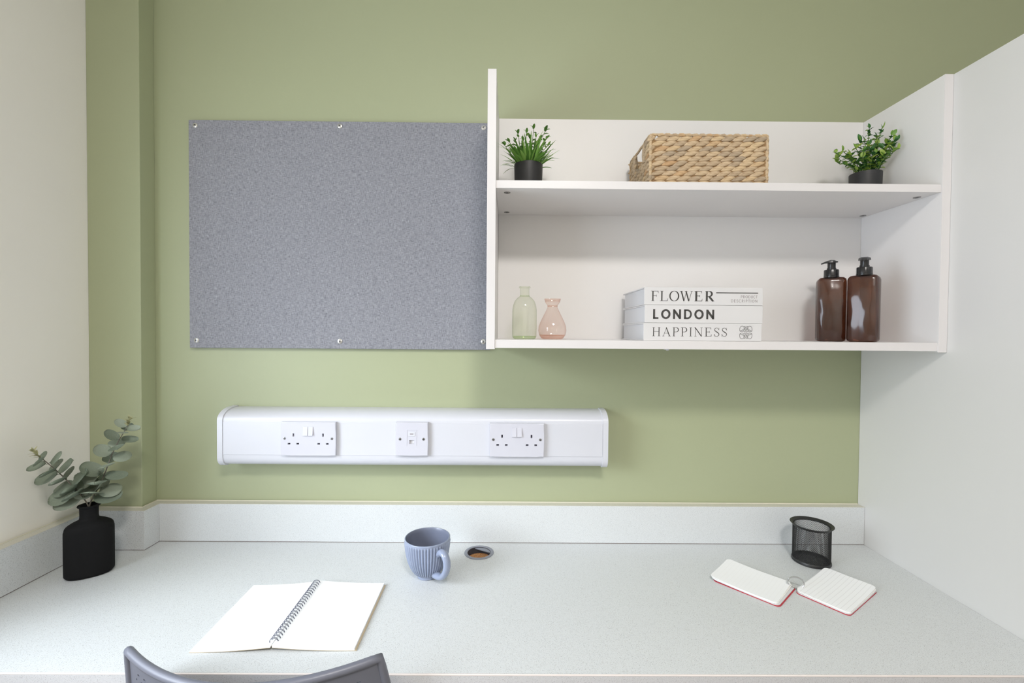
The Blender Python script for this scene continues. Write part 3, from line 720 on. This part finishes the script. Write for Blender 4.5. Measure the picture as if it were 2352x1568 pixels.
# far sides of the basket: woven strands joined in one part
st = MB(); base_al = almond(.0375, .0132, .0095, .26)
for r in range(rows):
    def pbk(u, z, i): st.add(base_al.v, base_al.f, True, Matrix.Translation((u, hd-.0048, z)) @ Matrix.Rotation(PI, 4, 'Z'))
    row_side(2*hw-.02, r, 0, pbk)
    def pr(u, z, i):
        if r >= rows-4 and hand[0] < u < hand[1]: return
        st.add(base_al.v, base_al.f, True, Matrix.Translation((hw-.0048, u, z)) @ Matrix.Rotation(PI/2, 4, 'Z'))
    row_side(2*hd-.02, r, 0, pr)
stf = st.build('far_strands', 'straw', bas); stf['kind'] = 'stuff'
# corner wraps
for (sx, sy) in ((-1, -1), (1, -1), (-1, 1), (1, 1)):
    cz = [(sx*(hw-.005), sy*(hd-.005), .003+q*(rows*rp)/24) for q in range(25)]
    MB().tube(cz, [.0034+.0008*math.sin(q*2.1) for q in range(25)], 8).build('corner_wrap', 'straw', bas)
# rim rod and wrapped pieces
zr = rows*rp+.0035
rim_pts = []
for (a, b_) in (((-hw+.005, -hd+.005), (hw-.005, -hd+.005)), ((hw-.005, -hd+.005), (hw-.005, hd-.005)), ((hw-.005, hd-.005), (-hw+.005, hd-.005)), ((-hw+.005, hd-.005), (-hw+.005, -hd+.005))):
    for q in range(20):
        tt = q/20; rim_pts.append((a[0]+(b_[0]-a[0])*tt, a[1]+(b_[1]-a[1])*tt, zr+.0006*math.sin(q*1.3)))
MB().tube(rim_pts, .0029, 8, closed=True).build('rim', 'straw', bas)
wrap_me = MB().tube([(-.007, 0, -.0016), (-.003, 0, .0), (.003, 0, 0.0004), (.007, 0, -.001)], [.0030, .0040, .0040, .0030], 8).mesh('rim_wrap', 'straw')
for i in range(17):
    u = -hw+.012+i*(2*hw-.024)/16
    o = obj('rim_wrap', wrap_me, bas); o.location = (u, -hd+.005, zr); o.rotation_euler = (0, random.uniform(-.1, .1), random.uniform(-.08, .08)); o.scale = (random.uniform(.8, 1.15),)*3
for sx in (-1, 1):
    for u in (-.075, -.060, -.048, .048, .060, .075):
        o = obj('rim_wrap', wrap_me, bas); o.location = (sx*(hw-.005), u, zr); o.rotation_euler = (0, 0, PI/2)
    for u in (-.043, .043):
        MB().tube([(sx*(hw-.005), u, 6*rp), (sx*(hw-.005), u+.001, 7.5*rp), (sx*(hw-.005), u*.99, 9.2*rp), (sx*(hw-.005), u, zr)], [.006, .0075, .0065, .004], 10).build('handle_wrap', 'straw', bas)
    for u in (-.028, -.009, .010, .029):
        o = obj('strand', al_me[0], bas); o.location = (sx*(hw-.005), u, 6*rp+.001); o.rotation_euler = (0, 0, PI/2); o.scale = (.8, 1, .8)

# ------------------------------------------------------------------ potted plants
def blade_mesh(L, W, droop, n=8, fold=.25):
    b = MB(); vs = []; fs = []
    for i in range(n+1):
        u = i/n; w = W/2*(math.sin(PI*min(1, .18+u*.82))**.8 if u < 1 else 0)+.0002
        y = L*u*math.cos(droop*u*.6); z = -L*droop*.5*u*u
        vs += [(-w, y, z+w*fold), (0, y, z), (w, y, z+w*fold)]
    for i in range(n):
        for k in (0, 1): fs.append((i*3+k, i*3+k+1, i*3+k+4, i*3+k+3))
    return b.add(vs, fs, True)
def solid(me_b, th): return me_b
blades = [blade_mesh(.084*l, .0076*w, d).mesh('leaf', 'grass', 60) for l, w, d in ((1, 1, .3), (.9, 1.15, .55), (1.1, .8, .5), (.75, 1.1, .8), (1, .6, 1.1), (.7, .8, .9))]
bud = blade_mesh(.0115, .0056, .3, 5); bud_me = bud.mesh('leaflet', 'sprig', 60)
bud2_me = blade_mesh(.0140, .0066, .7, 5).mesh('leaflet', 'sprig', 60)
POT_H = .0735
def pot(parent, r=.035):
    MB().lathe([(.0001, 0), (r*.93, 0), (r*.95, .0015), (r, POT_H-.002), (r*1.0, POT_H), (r-.0022, POT_H), (r-.003, POT_H-.012)], 56).build('pot', 'blackpot', parent)
    MB().lathe([(r-.003, POT_H-.012), (.0001, POT_H-.010)], 32).build('soil', 'blackmetal', parent)
pl1 = thing('potted_grass', 'small potted plant with long grassy blades in black pot', 'plant', (.0435, -.135, ZMT+.0003))
pot(pl1)
rnd = random.Random(3)
for i in range(130):
    a = rnd.uniform(0, 2*PI); r0 = .022*math.sqrt(rnd.random()); lean = rnd.uniform(.08, 1.0)*(.35+r0/.022*.65)
    d = Vector((math.cos(a)*math.sin(lean), math.sin(a)*math.sin(lean), math.cos(lean)))
    sc = rnd.uniform(.72, 1.05) if lean < .55 else rnd.uniform(.7, .98)
    if d.y > .45: sc *= .75
    o = obj('leaf', rnd.choice(blades), pl1)
    o.matrix_local = frame_mx((r0*math.cos(a), r0*math.sin(a), POT_H-.012), d, (-math.cos(a)*.3+rnd.uniform(-.4, .4), -math.sin(a)*.3+rnd.uniform(-.4, .4), 1) if lean > .3 else (rnd.uniform(-1, 1), rnd.uniform(-1, 1), .3), sc)
def sprig(parent, base, tip, nleaf, rnd, mes, smat, nrad=.0007, tuft=3):
    base, tip = Vector(base), Vector(tip); midp = (base+tip)/2+Vector((rnd.uniform(-.006, .006), rnd.uniform(-.006, .006), .004))
    P = catmull([base, midp, tip], 5)
    s_ = MB().tube(P, nrad, 5).build('stem', smat, parent)
    dirn = (tip-midp).normalized()
    for k in range(nleaf):
        q = P[int((.45+.5*k/max(1, nleaf-1))*(len(P)-1))]
        a = rnd.uniform(0, 2*PI); out = Vector((math.cos(a), math.sin(a), rnd.uniform(.3, 1.0)))
        o = obj('leaflet', rnd.choice(mes), s_); o.matrix_local = frame_mx(q, out, (0, 0, 1), rnd.uniform(.7, 1.15))
    for k in range(tuft):
        a = 2*PI*k/tuft+rnd.random(); out = dirn*1.3+Vector((math.cos(a), math.sin(a), .3))*.8
        o = obj('leaflet', rnd.choice(mes), s_); o.matrix_local = frame_mx(tip, out, (0, 0, 1), rnd.uniform(.8, 1.2))
    return s_
for (dx, dy, h_) in ((-.062, -.01, .052), (-.050, -.008, .062), (-.028, -.012, .084), (-.034, .01, .074), (-.006, -.012, .087), (.012, -.004, .102), (.004, .008, .080), (.018, -.014, .074), (.030, .004, .078), (.042, -.006, .094), (.046, -.01, .072), (.040, .012, .064), (-.014, .012, .076), (.022, .01, .066), (-.044, -.016, .044), (.050, -.004, .055)):
    sprig(pl1, (dx*.2, dy*.4, POT_H-.012), (dx*.95, dy, POT_H+h_*.86), 4, rnd, [bud_me, bud2_me], 'stem')
pl2 = thing('potted_shrub', 'small bushy potted plant with oval two-tone leaves in black pot', 'plant', (.9045, -.098, ZMT+.0003))
pot(pl2)
oval = [blade_mesh(.0148*l, .0086*w, d, 6, .35).mesh('leaflet', 'bush', 60) for l, w, d in ((1, 1, .3), (.85, 1.15, .5), (1.15, 1, .2), (.75, .85, .8))]
rnd = random.Random(11)
tips = [(-.074, -.015, .044), (-.058, -.012, .050), (-.056, .010, .030), (-.040, -.022, .056), (-.045, .0, .020), (-.028, -.008, .040), (-.020, -.025, .062), (-.020, .002, .082), (-.006, -.006, .112), (-.004, .012, .088), (.002, -.026, .050), (.014, -.012, .070), (.026, -.010, .106), (.028, .008, .090), (.034, -.022, .062), (.046, -.012, .082), (.052, -.016, .066), (.054, -.006, .052), (.040, -.026, .040), (.030, .012, .044), (-.034, -.026, .030), (.018, -.030, .034), (-.012, -.030, .036), (.044, .0, .028)]
for (dx, dy, h_) in tips+[(-.050, -.02, .040), (-.048, -.006, .036), (-.062, .0, .036), (-.030, -.02, .046), (.020, -.024, .054), (.036, -.012, .054), (.008, -.018, .062), (-.012, -.018, .050), (.060, -.004, .068), (.058, -.014, .044)]:
    h_ *= .97
    if dx > 0: dy -= dx*.75; dx *= .58
    else: dx *= 1.12 if dx > -.035 else 1.34; dy -= .012
    base = Vector((dx*.25, dy*.4, POT_H-.012)); tip = Vector((dx, dy, POT_H+h_)); midp = (base+tip)/2+Vector((-dx*.15+rnd.uniform(-.004, .004), rnd.uniform(-.004, .004), .006))
    P = catmull([base, midp, tip], 8)
    s_ = MB().tube(P, .0008, 5).build('stem', 'stem', pl2)
    Ln = (tip-base).length; npair = max(3, int(Ln/.0098))
    for k in range(npair):
        u = .25+.72*k/(npair-1); q = P[min(len(P)-1, int(u*(len(P)-1)))]; a0 = k*PI/2+rnd.random()*.9
        for h2 in (0, PI):
            out = Vector((math.cos(a0+h2), math.sin(a0+h2), rnd.uniform(.1, .9)))
            o = obj('leaflet', rnd.choice(oval), s_); o.matrix_local = frame_mx(q, out, (rnd.uniform(-.3, .3), rnd.uniform(-.6, .1), 1), rnd.uniform(.7, 1.1))
    for k in range(2):
        o = obj('leaflet', rnd.choice(oval), s_); o.matrix_local = frame_mx(tip, Vector((rnd.uniform(-.8, .8), rnd.uniform(-.6, .4), 1)), (rnd.uniform(-1, 1), -1, .3), rnd.uniform(.8, 1.1))

# ------------------------------------------------------------------ black vase and eucalyptus
VX, VY = -.984, -.194
vz = thing('vase', 'matt black flat oval bottle vase standing by the white wall', 'vase', (VX, VY, ZW+.0003), math.radians(36))
VA, VB = .0452, .030
prof = [(.0001, 0, 1), (.80, 0, 1), (.92, .002, 1), (.98, .007, 1), (1, .015, 1), (1, .098, 1), (.985, .108, 1), (.93, .117, 1), (.82, .1245, 1), (.66, .1295, 1), (.50, .132, 1)]
b = MB(); n = 56; ringv = []
NR = .0176
for s_, z, _ in prof:
    k = max(0, min(1, (z-.117)/.015)); k = k*k
    ringv.append((s_*VA*(1-k)+NR*1.05*k, s_*VB*(1-k)+NR*1.05*k, z))
ringv += [(NR, NR, .1345), (NR*.97, NR*.97, .140), (NR*1.0, NR*1.0, .158), (NR*1.16, NR*1.16, .1605), (NR*1.22, NR*1.22, .1622), (NR*1.18, NR*1.18, .1642), (NR*.92, NR*.92, .1640), (NR*.82, NR*.82, .158), (NR*.8, NR*.8, .12), (.0001, .0001, .118)]
sm_ = catmull([Vector(q) for q in ringv[3:15]], 4); ringv = ringv[:3]+[tuple(q) for q in sm_]+ringv[15:]
vs_ = []; fs_ = []
for (a, bb, z) in ringv:
    for i in range(n):
        th = 2*PI*i/n; c0, s0 = math.cos(th), math.sin(th); e_ = 1-.14*min(1, abs(a-bb)/.012)
        vs_.append((a*math.copysign(abs(c0)**e_, c0), bb*math.copysign(abs(s0)**e_, s0), z))
for k in range(len(ringv)-1):
    for i in range(n):
        j = (i+1) % n; fs_.append((k*n+i, k*n+j, (k+1)*n+j, (k+1)*n+i))
b.add(vs_, fs_, True).build('body', 'blackvase', vz, 50)

def euc_leaf(L, W, cup, n=11):
    b = MB(); vs = []; fs = []; m_ = 4
    for i in range(n+1):
        u = (1-math.cos(PI*i/n))/2; w = W/2*math.sin(PI*i/n)**.9+.0004
        for k in range(-m_, m_+1):
            q = k/m_; x = w*q; y = .004+L*u; vs.append((x, y, cup*(q*q)*W*.35+cup*L*.5*(u-.5)**2-.0006*(abs(q) < .05)))
    c_ = 2*m_+1
    for i in range(n):
        for k in range(c_-1): fs.append((i*c_+k, i*c_+k+1, (i+1)*c_+k+1, (i+1)*c_+k))
    b.add(vs, fs, True); b.tube([(0, -.0005, 0), (0, .0055, 0)], .0007, 5); return b
eucs = [euc_leaf(.046*l, .041*w, c_).mesh('leaf', 'euc', 60) for l, w, c_ in ((1, 1, .25), (1, .85, .45), (.9, 1.05, -.2), (1.05, .8, .15))]
def euc_branch(label, P, nodes, sizes, rnd, tilt):
    base = P[0]; br = thing('eucalyptus_branch', label, 'branch', base, 0, 'eucalyptus branches in the vase')
    Q = [Vector(p)-Vector(base) for p in P]; Q = catmull(Q, 10)
    MB().tube(Q, [.0017*(1-.6*i/len(Q)) for i in range(len(Q))], 7).build('stem', 'twig', br)
    for k, u in enumerate(nodes):
        i = min(len(Q)-2, int(u*(len(Q)-1))); q = Q[i]; t_ = (Q[i+1]-Q[i]).normalized()
        sv = t_.cross(Vector((0, 1, 0))).normalized(); fv = t_.cross(sv).normalized()
        if fv.y > 0: fv = -fv
        a0 = (0 if k % 2 == 0 else PI/2)+rnd.uniform(-.35, .35)+.35
        for h2 in (0, PI):
            a = a0+h2+rnd.uniform(-.2, .2); out = sv*math.cos(a)+fv*math.sin(a)+t_*tilt
            o = obj('leaf', rnd.choice(eucs), br)
            o.matrix_local = frame_mx(q, out, t_+Vector((rnd.uniform(-.25, .25), -.75, rnd.uniform(.0, .4))), sizes(u)*rnd.uniform(.9, 1.08))
    tp = Q[-1]; t_ = (Q[-1]-Q[-3]).normalized()
    tm = MB()
    for k in range(22):
        q = tp-t_*(.022*rnd.random())+t_*.008; a = rnd.uniform(0, 2*PI); sv = t_.cross(Vector((0, 1, 0))).normalized(); fv = t_.cross(sv)
        out = (sv*math.cos(a)+fv*math.sin(a))+t_*rnd.uniform(.5, 1.4)
        bb = blade_mesh(rnd.uniform(.008, .015), rnd.uniform(.003, .006), .3, 4); tm.add(bb.v, bb.f, True, frame_mx(q, out))
    tm.tube([tp-t_*.004, tp+t_*.012], .0008, 5)
    tm.build('tip', 'euc_tip', br, 60)
    return br
rnd = random.Random(5)
zb_ = ZW+.125
euc_branch('eucalyptus branch leaning over towards the white wall', [(VX+.004, VY+.003, zb_), (VX-.002, VY-.004, zb_+.045), (-1.012, -.215, .965), (-1.037, -.235, 1.012), (-1.052, -.250, 1.040)],
           [.31, .35, .38, .42, .47, .53, .60, .67,   .75, .83], lambda u: 1.12-.60*max(0, (u-.3)/.7), rnd, .25)
euc_branch('taller eucalyptus branch rising towards the green wall', [(VX-.004, VY-.003, zb_), (VX+.003, VY+.001, zb_+.045), (-.965, -.182, .955), (-.938, -.178, 1.030), (-.914, -.174, 1.078), (-.907, -.172, 1.096)],
           [.27, .31, .35, .39, .44, .50, .57, .63, .69, .76, .83], lambda u: 1.08-.62*max(0, (u-.3)/.7), rnd, .25)

# ------------------------------------------------------------------ mug
MX, MY = -.1895, -.196
mg = thing('mug', 'blue-grey ribbed ceramic mug standing empty on the desk', 'mug', (MX, MY, ZW+.0003))
outer = [(.0215, 0), (.0232, .0008), (.0236, .004), (.0240, .0062), (.0285, .010), (.0345, .0175), (.0408, .029), (.0455, .042), (.0487, .056), (.0508, .070), (.0520, .082), (.0526, .0885)]
NRIB = 46
def ribs(r, a, z, k):
    amt = .0016*min(1, max(0, (z-.0085)/.004))*min(1, max(0, (.0875-z)/.003)); return r+amt*(abs(math.cos(a*NRIB/2))*2-1)
fine = []
for i in range(len(outer)-1):
    (ra, za), (rb, zb2) = outer[i], outer[i+1]
    for q in range(3): fine.append((ra+(rb-ra)*q/3, za+(zb2-za)*q/3))
fine.append(outer[-1]); fine += [(.0530, .0905), (.0530, .0922), (.0522, .0930), (.0508, .0930)]
MB().lathe(fine, NRIB*8, rad=lambda r, a, z, k: ribs(r, a, z, k), cap0=True).build('body', 'glaze', mg, 60)
MB().lathe([(.0508, .0930), (.0498, .0915), (.0492, .084), (.0475, .068), (.0445, .050), (.039, .033), (.030, .018), (.019, .010), (.0001, .008)], 72).build('inside', 'glaze_in', mg, 80)
ha = math.radians(-47); hx, hy = math.cos(ha), math.sin(ha)
hp_ = [(.0475, .070), (.058, .0755), (.070, .0735), (.0775, .0615), (.0775, .046), (.070, .031), (.058, .0205), (.0460, .0170), (.036, .0165)]
P = catmull([Vector((r*hx, r*hy, z)) for r, z in hp_], 6)
MB().tube(P, [.0072+.0016*abs(2*i/(len(P)-1)-1)**3 for i in range(len(P))], 14, flat=1.25).build('handle', 'glaze', mg, 60)

# ------------------------------------------------------------------ mesh pen cup
pc = thing('pen_cup', 'empty black wire-mesh pen cup standing near the wardrobe', 'pen cup', (.772, -.118, ZW+.0003))
PR, PHH = .0415, .0955
nc, nr = 78, 34
vs_ = []; fs_ = []; idx = {}
for r in range(nr+1):
    for cidx in range(nc):
        a = 2*PI*(cidx+(.5 if r % 2 else 0))/nc; idx[(r, cidx)] = len(vs_); vs_.append((PR*math.cos(a), PR*math.sin(a), .006+(PHH-.010)*r/nr))
for r in range(0, nr-1):
    for cidx in range(nc):
        c1 = cidx if r % 2 else (cidx-1) % nc; c2 = (cidx+1) % nc if r % 2 else cidx
        fs_.append((idx[(r, cidx)], idx[(r+1, c2)], idx[(r+2, cidx)], idx[(r+1, c1)]))
w = MB().add(vs_, fs_, True).build('mesh_wall', 'blackmetal', pc)
wm = w.modifiers.new('wire', 'WIREFRAME'); wm.thickness = .00105; wm.use_replace = True; wm.use_even_offset = False
MB().lathe([(.0001, .0012), (PR-.002, .0012), (PR+.0005, .0), (PR+.0022, .0015), (PR+.0022, .005), (PR+.0008, .0078), (PR-.0008, .0078), (PR-.0010, .003), (.0001, .003)], 72).build('base', 'blackmetal', pc)
MB().lathe([(PR+.0006, PHH-.006), (PR+.0016, PHH-.004), (PR+.0062, PHH-.0005), (PR+.0068, PHH+.0006), (PR+.0058, PHH+.0012), (PR+.0008, PHH-.001), (PR-.0012, PHH-.003), (PR-.0012, PHH-.006), (PR+.0006, PHH-.006)], 72).build('rim', 'blackmetal', pc)

# ------------------------------------------------------------------ spiral notebook
NBX, NBY, NBR = -.4253, -.3492, math.radians(1.3)
nb = thing('spiral_notebook', 'open white spiral-bound notebook lying on the desk behind the chair', 'notebook', (NBX, NBY, ZW+.0003), NBR)
NL, NWd = .2145, .1465
def page_slab(sign, t0, t1, edge, name, material, y0=-NL/2, y1=NL/2, x0=.0016, width=NWd):
    b = MB(); N = 18; top = []; bot = []
    for i in range(N+1):
        u = i/N; x = sign*(x0+width*u); lift = .0075*(1-u)**2.2 if u > .03 else .0072
        bot.append((x, lift+t0)); top.append((x, lift+t1+(edge-t1)*0))
    vs = []; fs = []
    for (x, z) in top+bot:
        vs += [(x, y0, z), (x, y1, z)]
    M_ = N+1
    for i in range(N):
        fs.append((2*i, 2*i+1, 2*i+3, 2*i+2)); o_ = 2*M_; fs.append((o_+2*i, o_+2*i+2, o_+2*i+3, o_+2*i+1))
        fs.append((2*i, 2*i+2, o_+2*i+2, o_+2*i)); fs.append((2*i+1, o_+2*i+1, o_+2*i+3, 2*i+3))
    fs.append((0, 2*M_, 2*M_+1, 1)); e_ = 2*N; fs.append((e_, e_+1, 2*M_+e_+1, 2*M_+e_))
    return b.add(vs, fs, True).build(name, material, nb, 40)
page_slab(-1, 0, .0008, 0, 'cover', 'kraft', width=NWd-.004)
page_slab(1, 0, .0008, 0, 'cover', 'kraft', width=NWd+.0035)
page_slab(-1, .001, .0030, 0, 'page_stack', 'ruled_note', width=NWd-.005)
page_slab(1, .001, .0055, 0, 'page_stack', 'ruled_note', width=NWd)
rg = MB()
for dy in (-.0011, .0011):
    pts = [(.0078*math.cos(math.radians(a)), dy*(1 if 20 < a < 160 else .55), .0102+.0066*math.sin(math.radians(a))) for a in range(-40, 221, 20)]
    rg.tube(pts, .00045, 6)
ring_me = rg.mesh('ring', 'wire')
for i in range(25):
    o = obj('ring', ring_me, nb); o.location = (0, -NL/2+.011+i*(NL-.020)/24, .0015)
MB().box((-.0005, -NL/2+.003, .0085), (.0005, NL/2-.003, .0092)).build('spine_fold', 'kraft', nb)

# ------------------------------------------------------------------ ring-bound card pad
rp_ = thing('card_pad', 'ring-bound pad of ruled cards with red covers lying open on the desk', 'card pad', (.652, -.247, ZW+.0003))
def card(parent, name, W, L, r, th, mx, material, curl=(0, 0), nx=12, ny=14):
    """rounded card slab, x=0..W, y=0..L, curling up at the far ends"""
    b = MB(); poly = rrect(W, L, r, 4, W/2, L/2); 
    bm = bmesh.new(); vs = [bm.verts.new((x, y, 0)) for x, y in poly]; f = bm.faces.new(vs)
    for q in range(1, nx):
        bmesh.ops.bisect_plane(bm, geom=bm.verts[:]+bm.edges[:]+bm.faces[:], plane_co=(W*q/nx, 0, 0), plane_no=(1, 0, 0))
    for q in range(1, ny):
        bmesh.ops.bisect_plane(bm, geom=bm.verts[:]+bm.edges[:]+bm.faces[:], plane_co=(0, L*q/ny, 0), plane_no=(0, 1, 0))
    for v in bm.verts:
        u, w_ = v.co.x/W, v.co.y/L; v.co.z = curl[0]*max(0, u-.35)**2+curl[1]*max(0, w_-.3)**2+(curl[2]*max(0, .4-u)**2 if len(curl) > 2 else 0)
    ex = bmesh.ops.extrude_face_region(bm, geom=bm.faces[:])
    for v in [q for q in ex['geom'] if isinstance(q, bmesh.types.BMVert)]: v.co.z += th
    bmesh.ops.recalc_face_normals(bm, faces=bm.faces[:])
    me = bpy.data.meshes.new(name); bm.to_mesh(me); bm.free()
    me.materials.append(M[material]); o = obj(name, me, parent); o.matrix_local = mx; return o
ori = Vector((.652, -.247, ZW+.0003))
def cmx(corner, xdir, z):
    a = math.atan2(xdir[1], xdir[0]); return Matrix.Translation(Vector((corner[0]-ori.x, corner[1]-ori.y, z))) @ Matrix.Rotation(a, 4, 'Z')
# left pad: near corner (.578,-.312); short edge runs to the ring, long edge away to the left
def pad(c0, xd, W, L, cover_off, zs, mats):
    d = Vector(xd).normalized(); a = math.atan2(d.y, d.x)
    card(rp_, 'cover', W, L, .009, .0012, cmx((c0[0]+cover_off[0], c0[1]+cover_off[1]), d, 0), 'red')
    for (z, th, dx, da, cu), mname in zip(zs, mats):
        mx = cmx((c0[0]+dx[0], c0[1]+dx[1]), (math.cos(a+da), math.sin(a+da)), z); card(rp_, 'card_stack', W-.001, L-.001, .010, th, mx, mname, cu)
pad((.5735, -.318), (.74, .67), .112, .142, (0, 0), [(.0016, .0018, (-.001, .002), .00, (.0, .003)), (.0036, .0016, (-.003, .005), .02, (.003, .006)), (.0054, .0012, (-.003, .006), .035, (.006, .010))], ['pages', 'paper', 'ruled_card2'])
pad((.7000, -.3475), (.82, .57), .159, .104, (0, 0), [(.0014, .0018, (.0005, .001), .0, (.003, .0)), (.0033, .0015, (.001, .002), .0, (.006, .002)), (.0050, .0008, (.002, .003), .006, (.010, .003))], ['pages', 'paper', 'ruled_card'])
rpts = []
rc = Vector((0, 0, .0146)); e1_ = Vector((.88, -.30, .0)).normalized()
for k in range(40):
    a = 2*PI*k/40; rpts.append(rc+e1_*(.0165*math.cos(a))+Vector((0, 0, 1))*(.0125*math.sin(a))+Vector((.3, .5, 0))*.001*math.sin(a))
MB().tube(rpts, .0014, 8, closed=True).build('ring', 'chrome', rp_)

# ------------------------------------------------------------------ chair
ch = thing('chair', 'charcoal grey plastic chair with perforated curved backrest tucked at the desk', 'chair', (-.4000, -.602, 0), math.radians(-2))
CW = .200; ZC1, ZC0 = .808, .50
def back_pt(u, v):
    """u -1..1 across, v 0 top .. 1 bottom"""
    x = u*(CW+.050*v-.025*v*v); y = -.020+.065*(u*u)+.075*v-.02*v*v; z = ZC1-(ZC1-ZC0)*v-.004*(1-u*u)
    return (x, y, z)
NU, NV = 150, 84
gv2 = [[back_pt(-1+2*i/NU, j/NV) for j in range(NV+1)] for i in range(NU+1)]
b = MB(); vs_ = [p for row in gv2 for p in row]; fs_ = []
for i in range(NU):
    for j in range(NV):
        hole = False
        if 9 <= i < NU-9 and 6 <= j < NV-8:
            rr = (j-6)//3; jj = (j-6) % 3; ii = (i-9+(3 if rr % 2 else 0)) % 6
            hole = jj == 1 and ii in (2, 3)
        if not hole: fs_.append((i*(NV+1)+j, (i+1)*(NV+1)+j, (i+1)*(NV+1)+j+1, i*(NV+1)+j+1))
b.add(vs_, fs_, False); bo = b.build('backrest', 'chair', ch, 60)
sm = bo.modifiers.new('thickness', 'SOLIDIFY'); sm.thickness = .0035; sm.offset = 0
rim = [back_pt(-1, 1-k/20) for k in range(20)]+[back_pt(-1+2*k/40, 0) for k in range(41)]+[back_pt(1, (k+1)/20) for k in range(20)]
MB().tube(rim, .0068, 10).build('backrest_rim', 'chair', ch, 60)
SZ = .455
b = MB(); vs_ = []; fs_ = []; n1, n2 = 20, 20
for i in range(n1+1):
    for j in range(n2+1):
        u, v = -1+2*i/n1, j/n2; w_ = .205+.015*math.sin(v*PI)
        vs_.append((u*w_, .035+.40*v, SZ-.012*(1-u*u)*math.sin(min(1, v*1.2)*PI)-.02*max(0, v-.8)**1*1.5+.004*u*u))
for i in range(n1):
    for j in range(n2): fs_.append((i*(n2+1)+j, (i+1)*(n2+1)+j, (i+1)*(n2+1)+j+1, i*(n2+1)+j+1))
so = b.add(vs_, fs_, True).build('seat', 'chair', ch, 60); sm = so.modifiers.new('thickness', 'SOLIDIFY'); sm.thickness = .012; sm.offset = -1
for sx in (-1, 1):
    MB().tube(catmull([Vector((sx*.17, -.01, .013)), Vector((sx*.18, .02, .25)), Vector((sx*.188, .055, .43)), Vector((sx*.196, .075, .52)), Vector((sx*.199, .066, .62))], 8), .010, 10).build('leg', 'chair_metal', ch)
    MB().tube(catmull([Vector((sx*.20, .43, .013)), Vector((sx*.19, .40, .25)), Vector((sx*.185, .38, .425))], 8), .010, 10).build('leg', 'chair_metal', ch)
    MB().tube([(sx*.185, .045, .43), (sx*.185, .39, .43)], .009, 10).build('seat_rail', 'chair_metal', ch)
    for (px, py) in ((sx*.17, -.01), (sx*.20, .43)):
        MB().lathe([(.0001, 0), (.0125, 0), (.013, .02), (.0105, .022)], 20, Matrix.Translation((px, py, 0))).build('foot_cap', 'blackpot', ch)
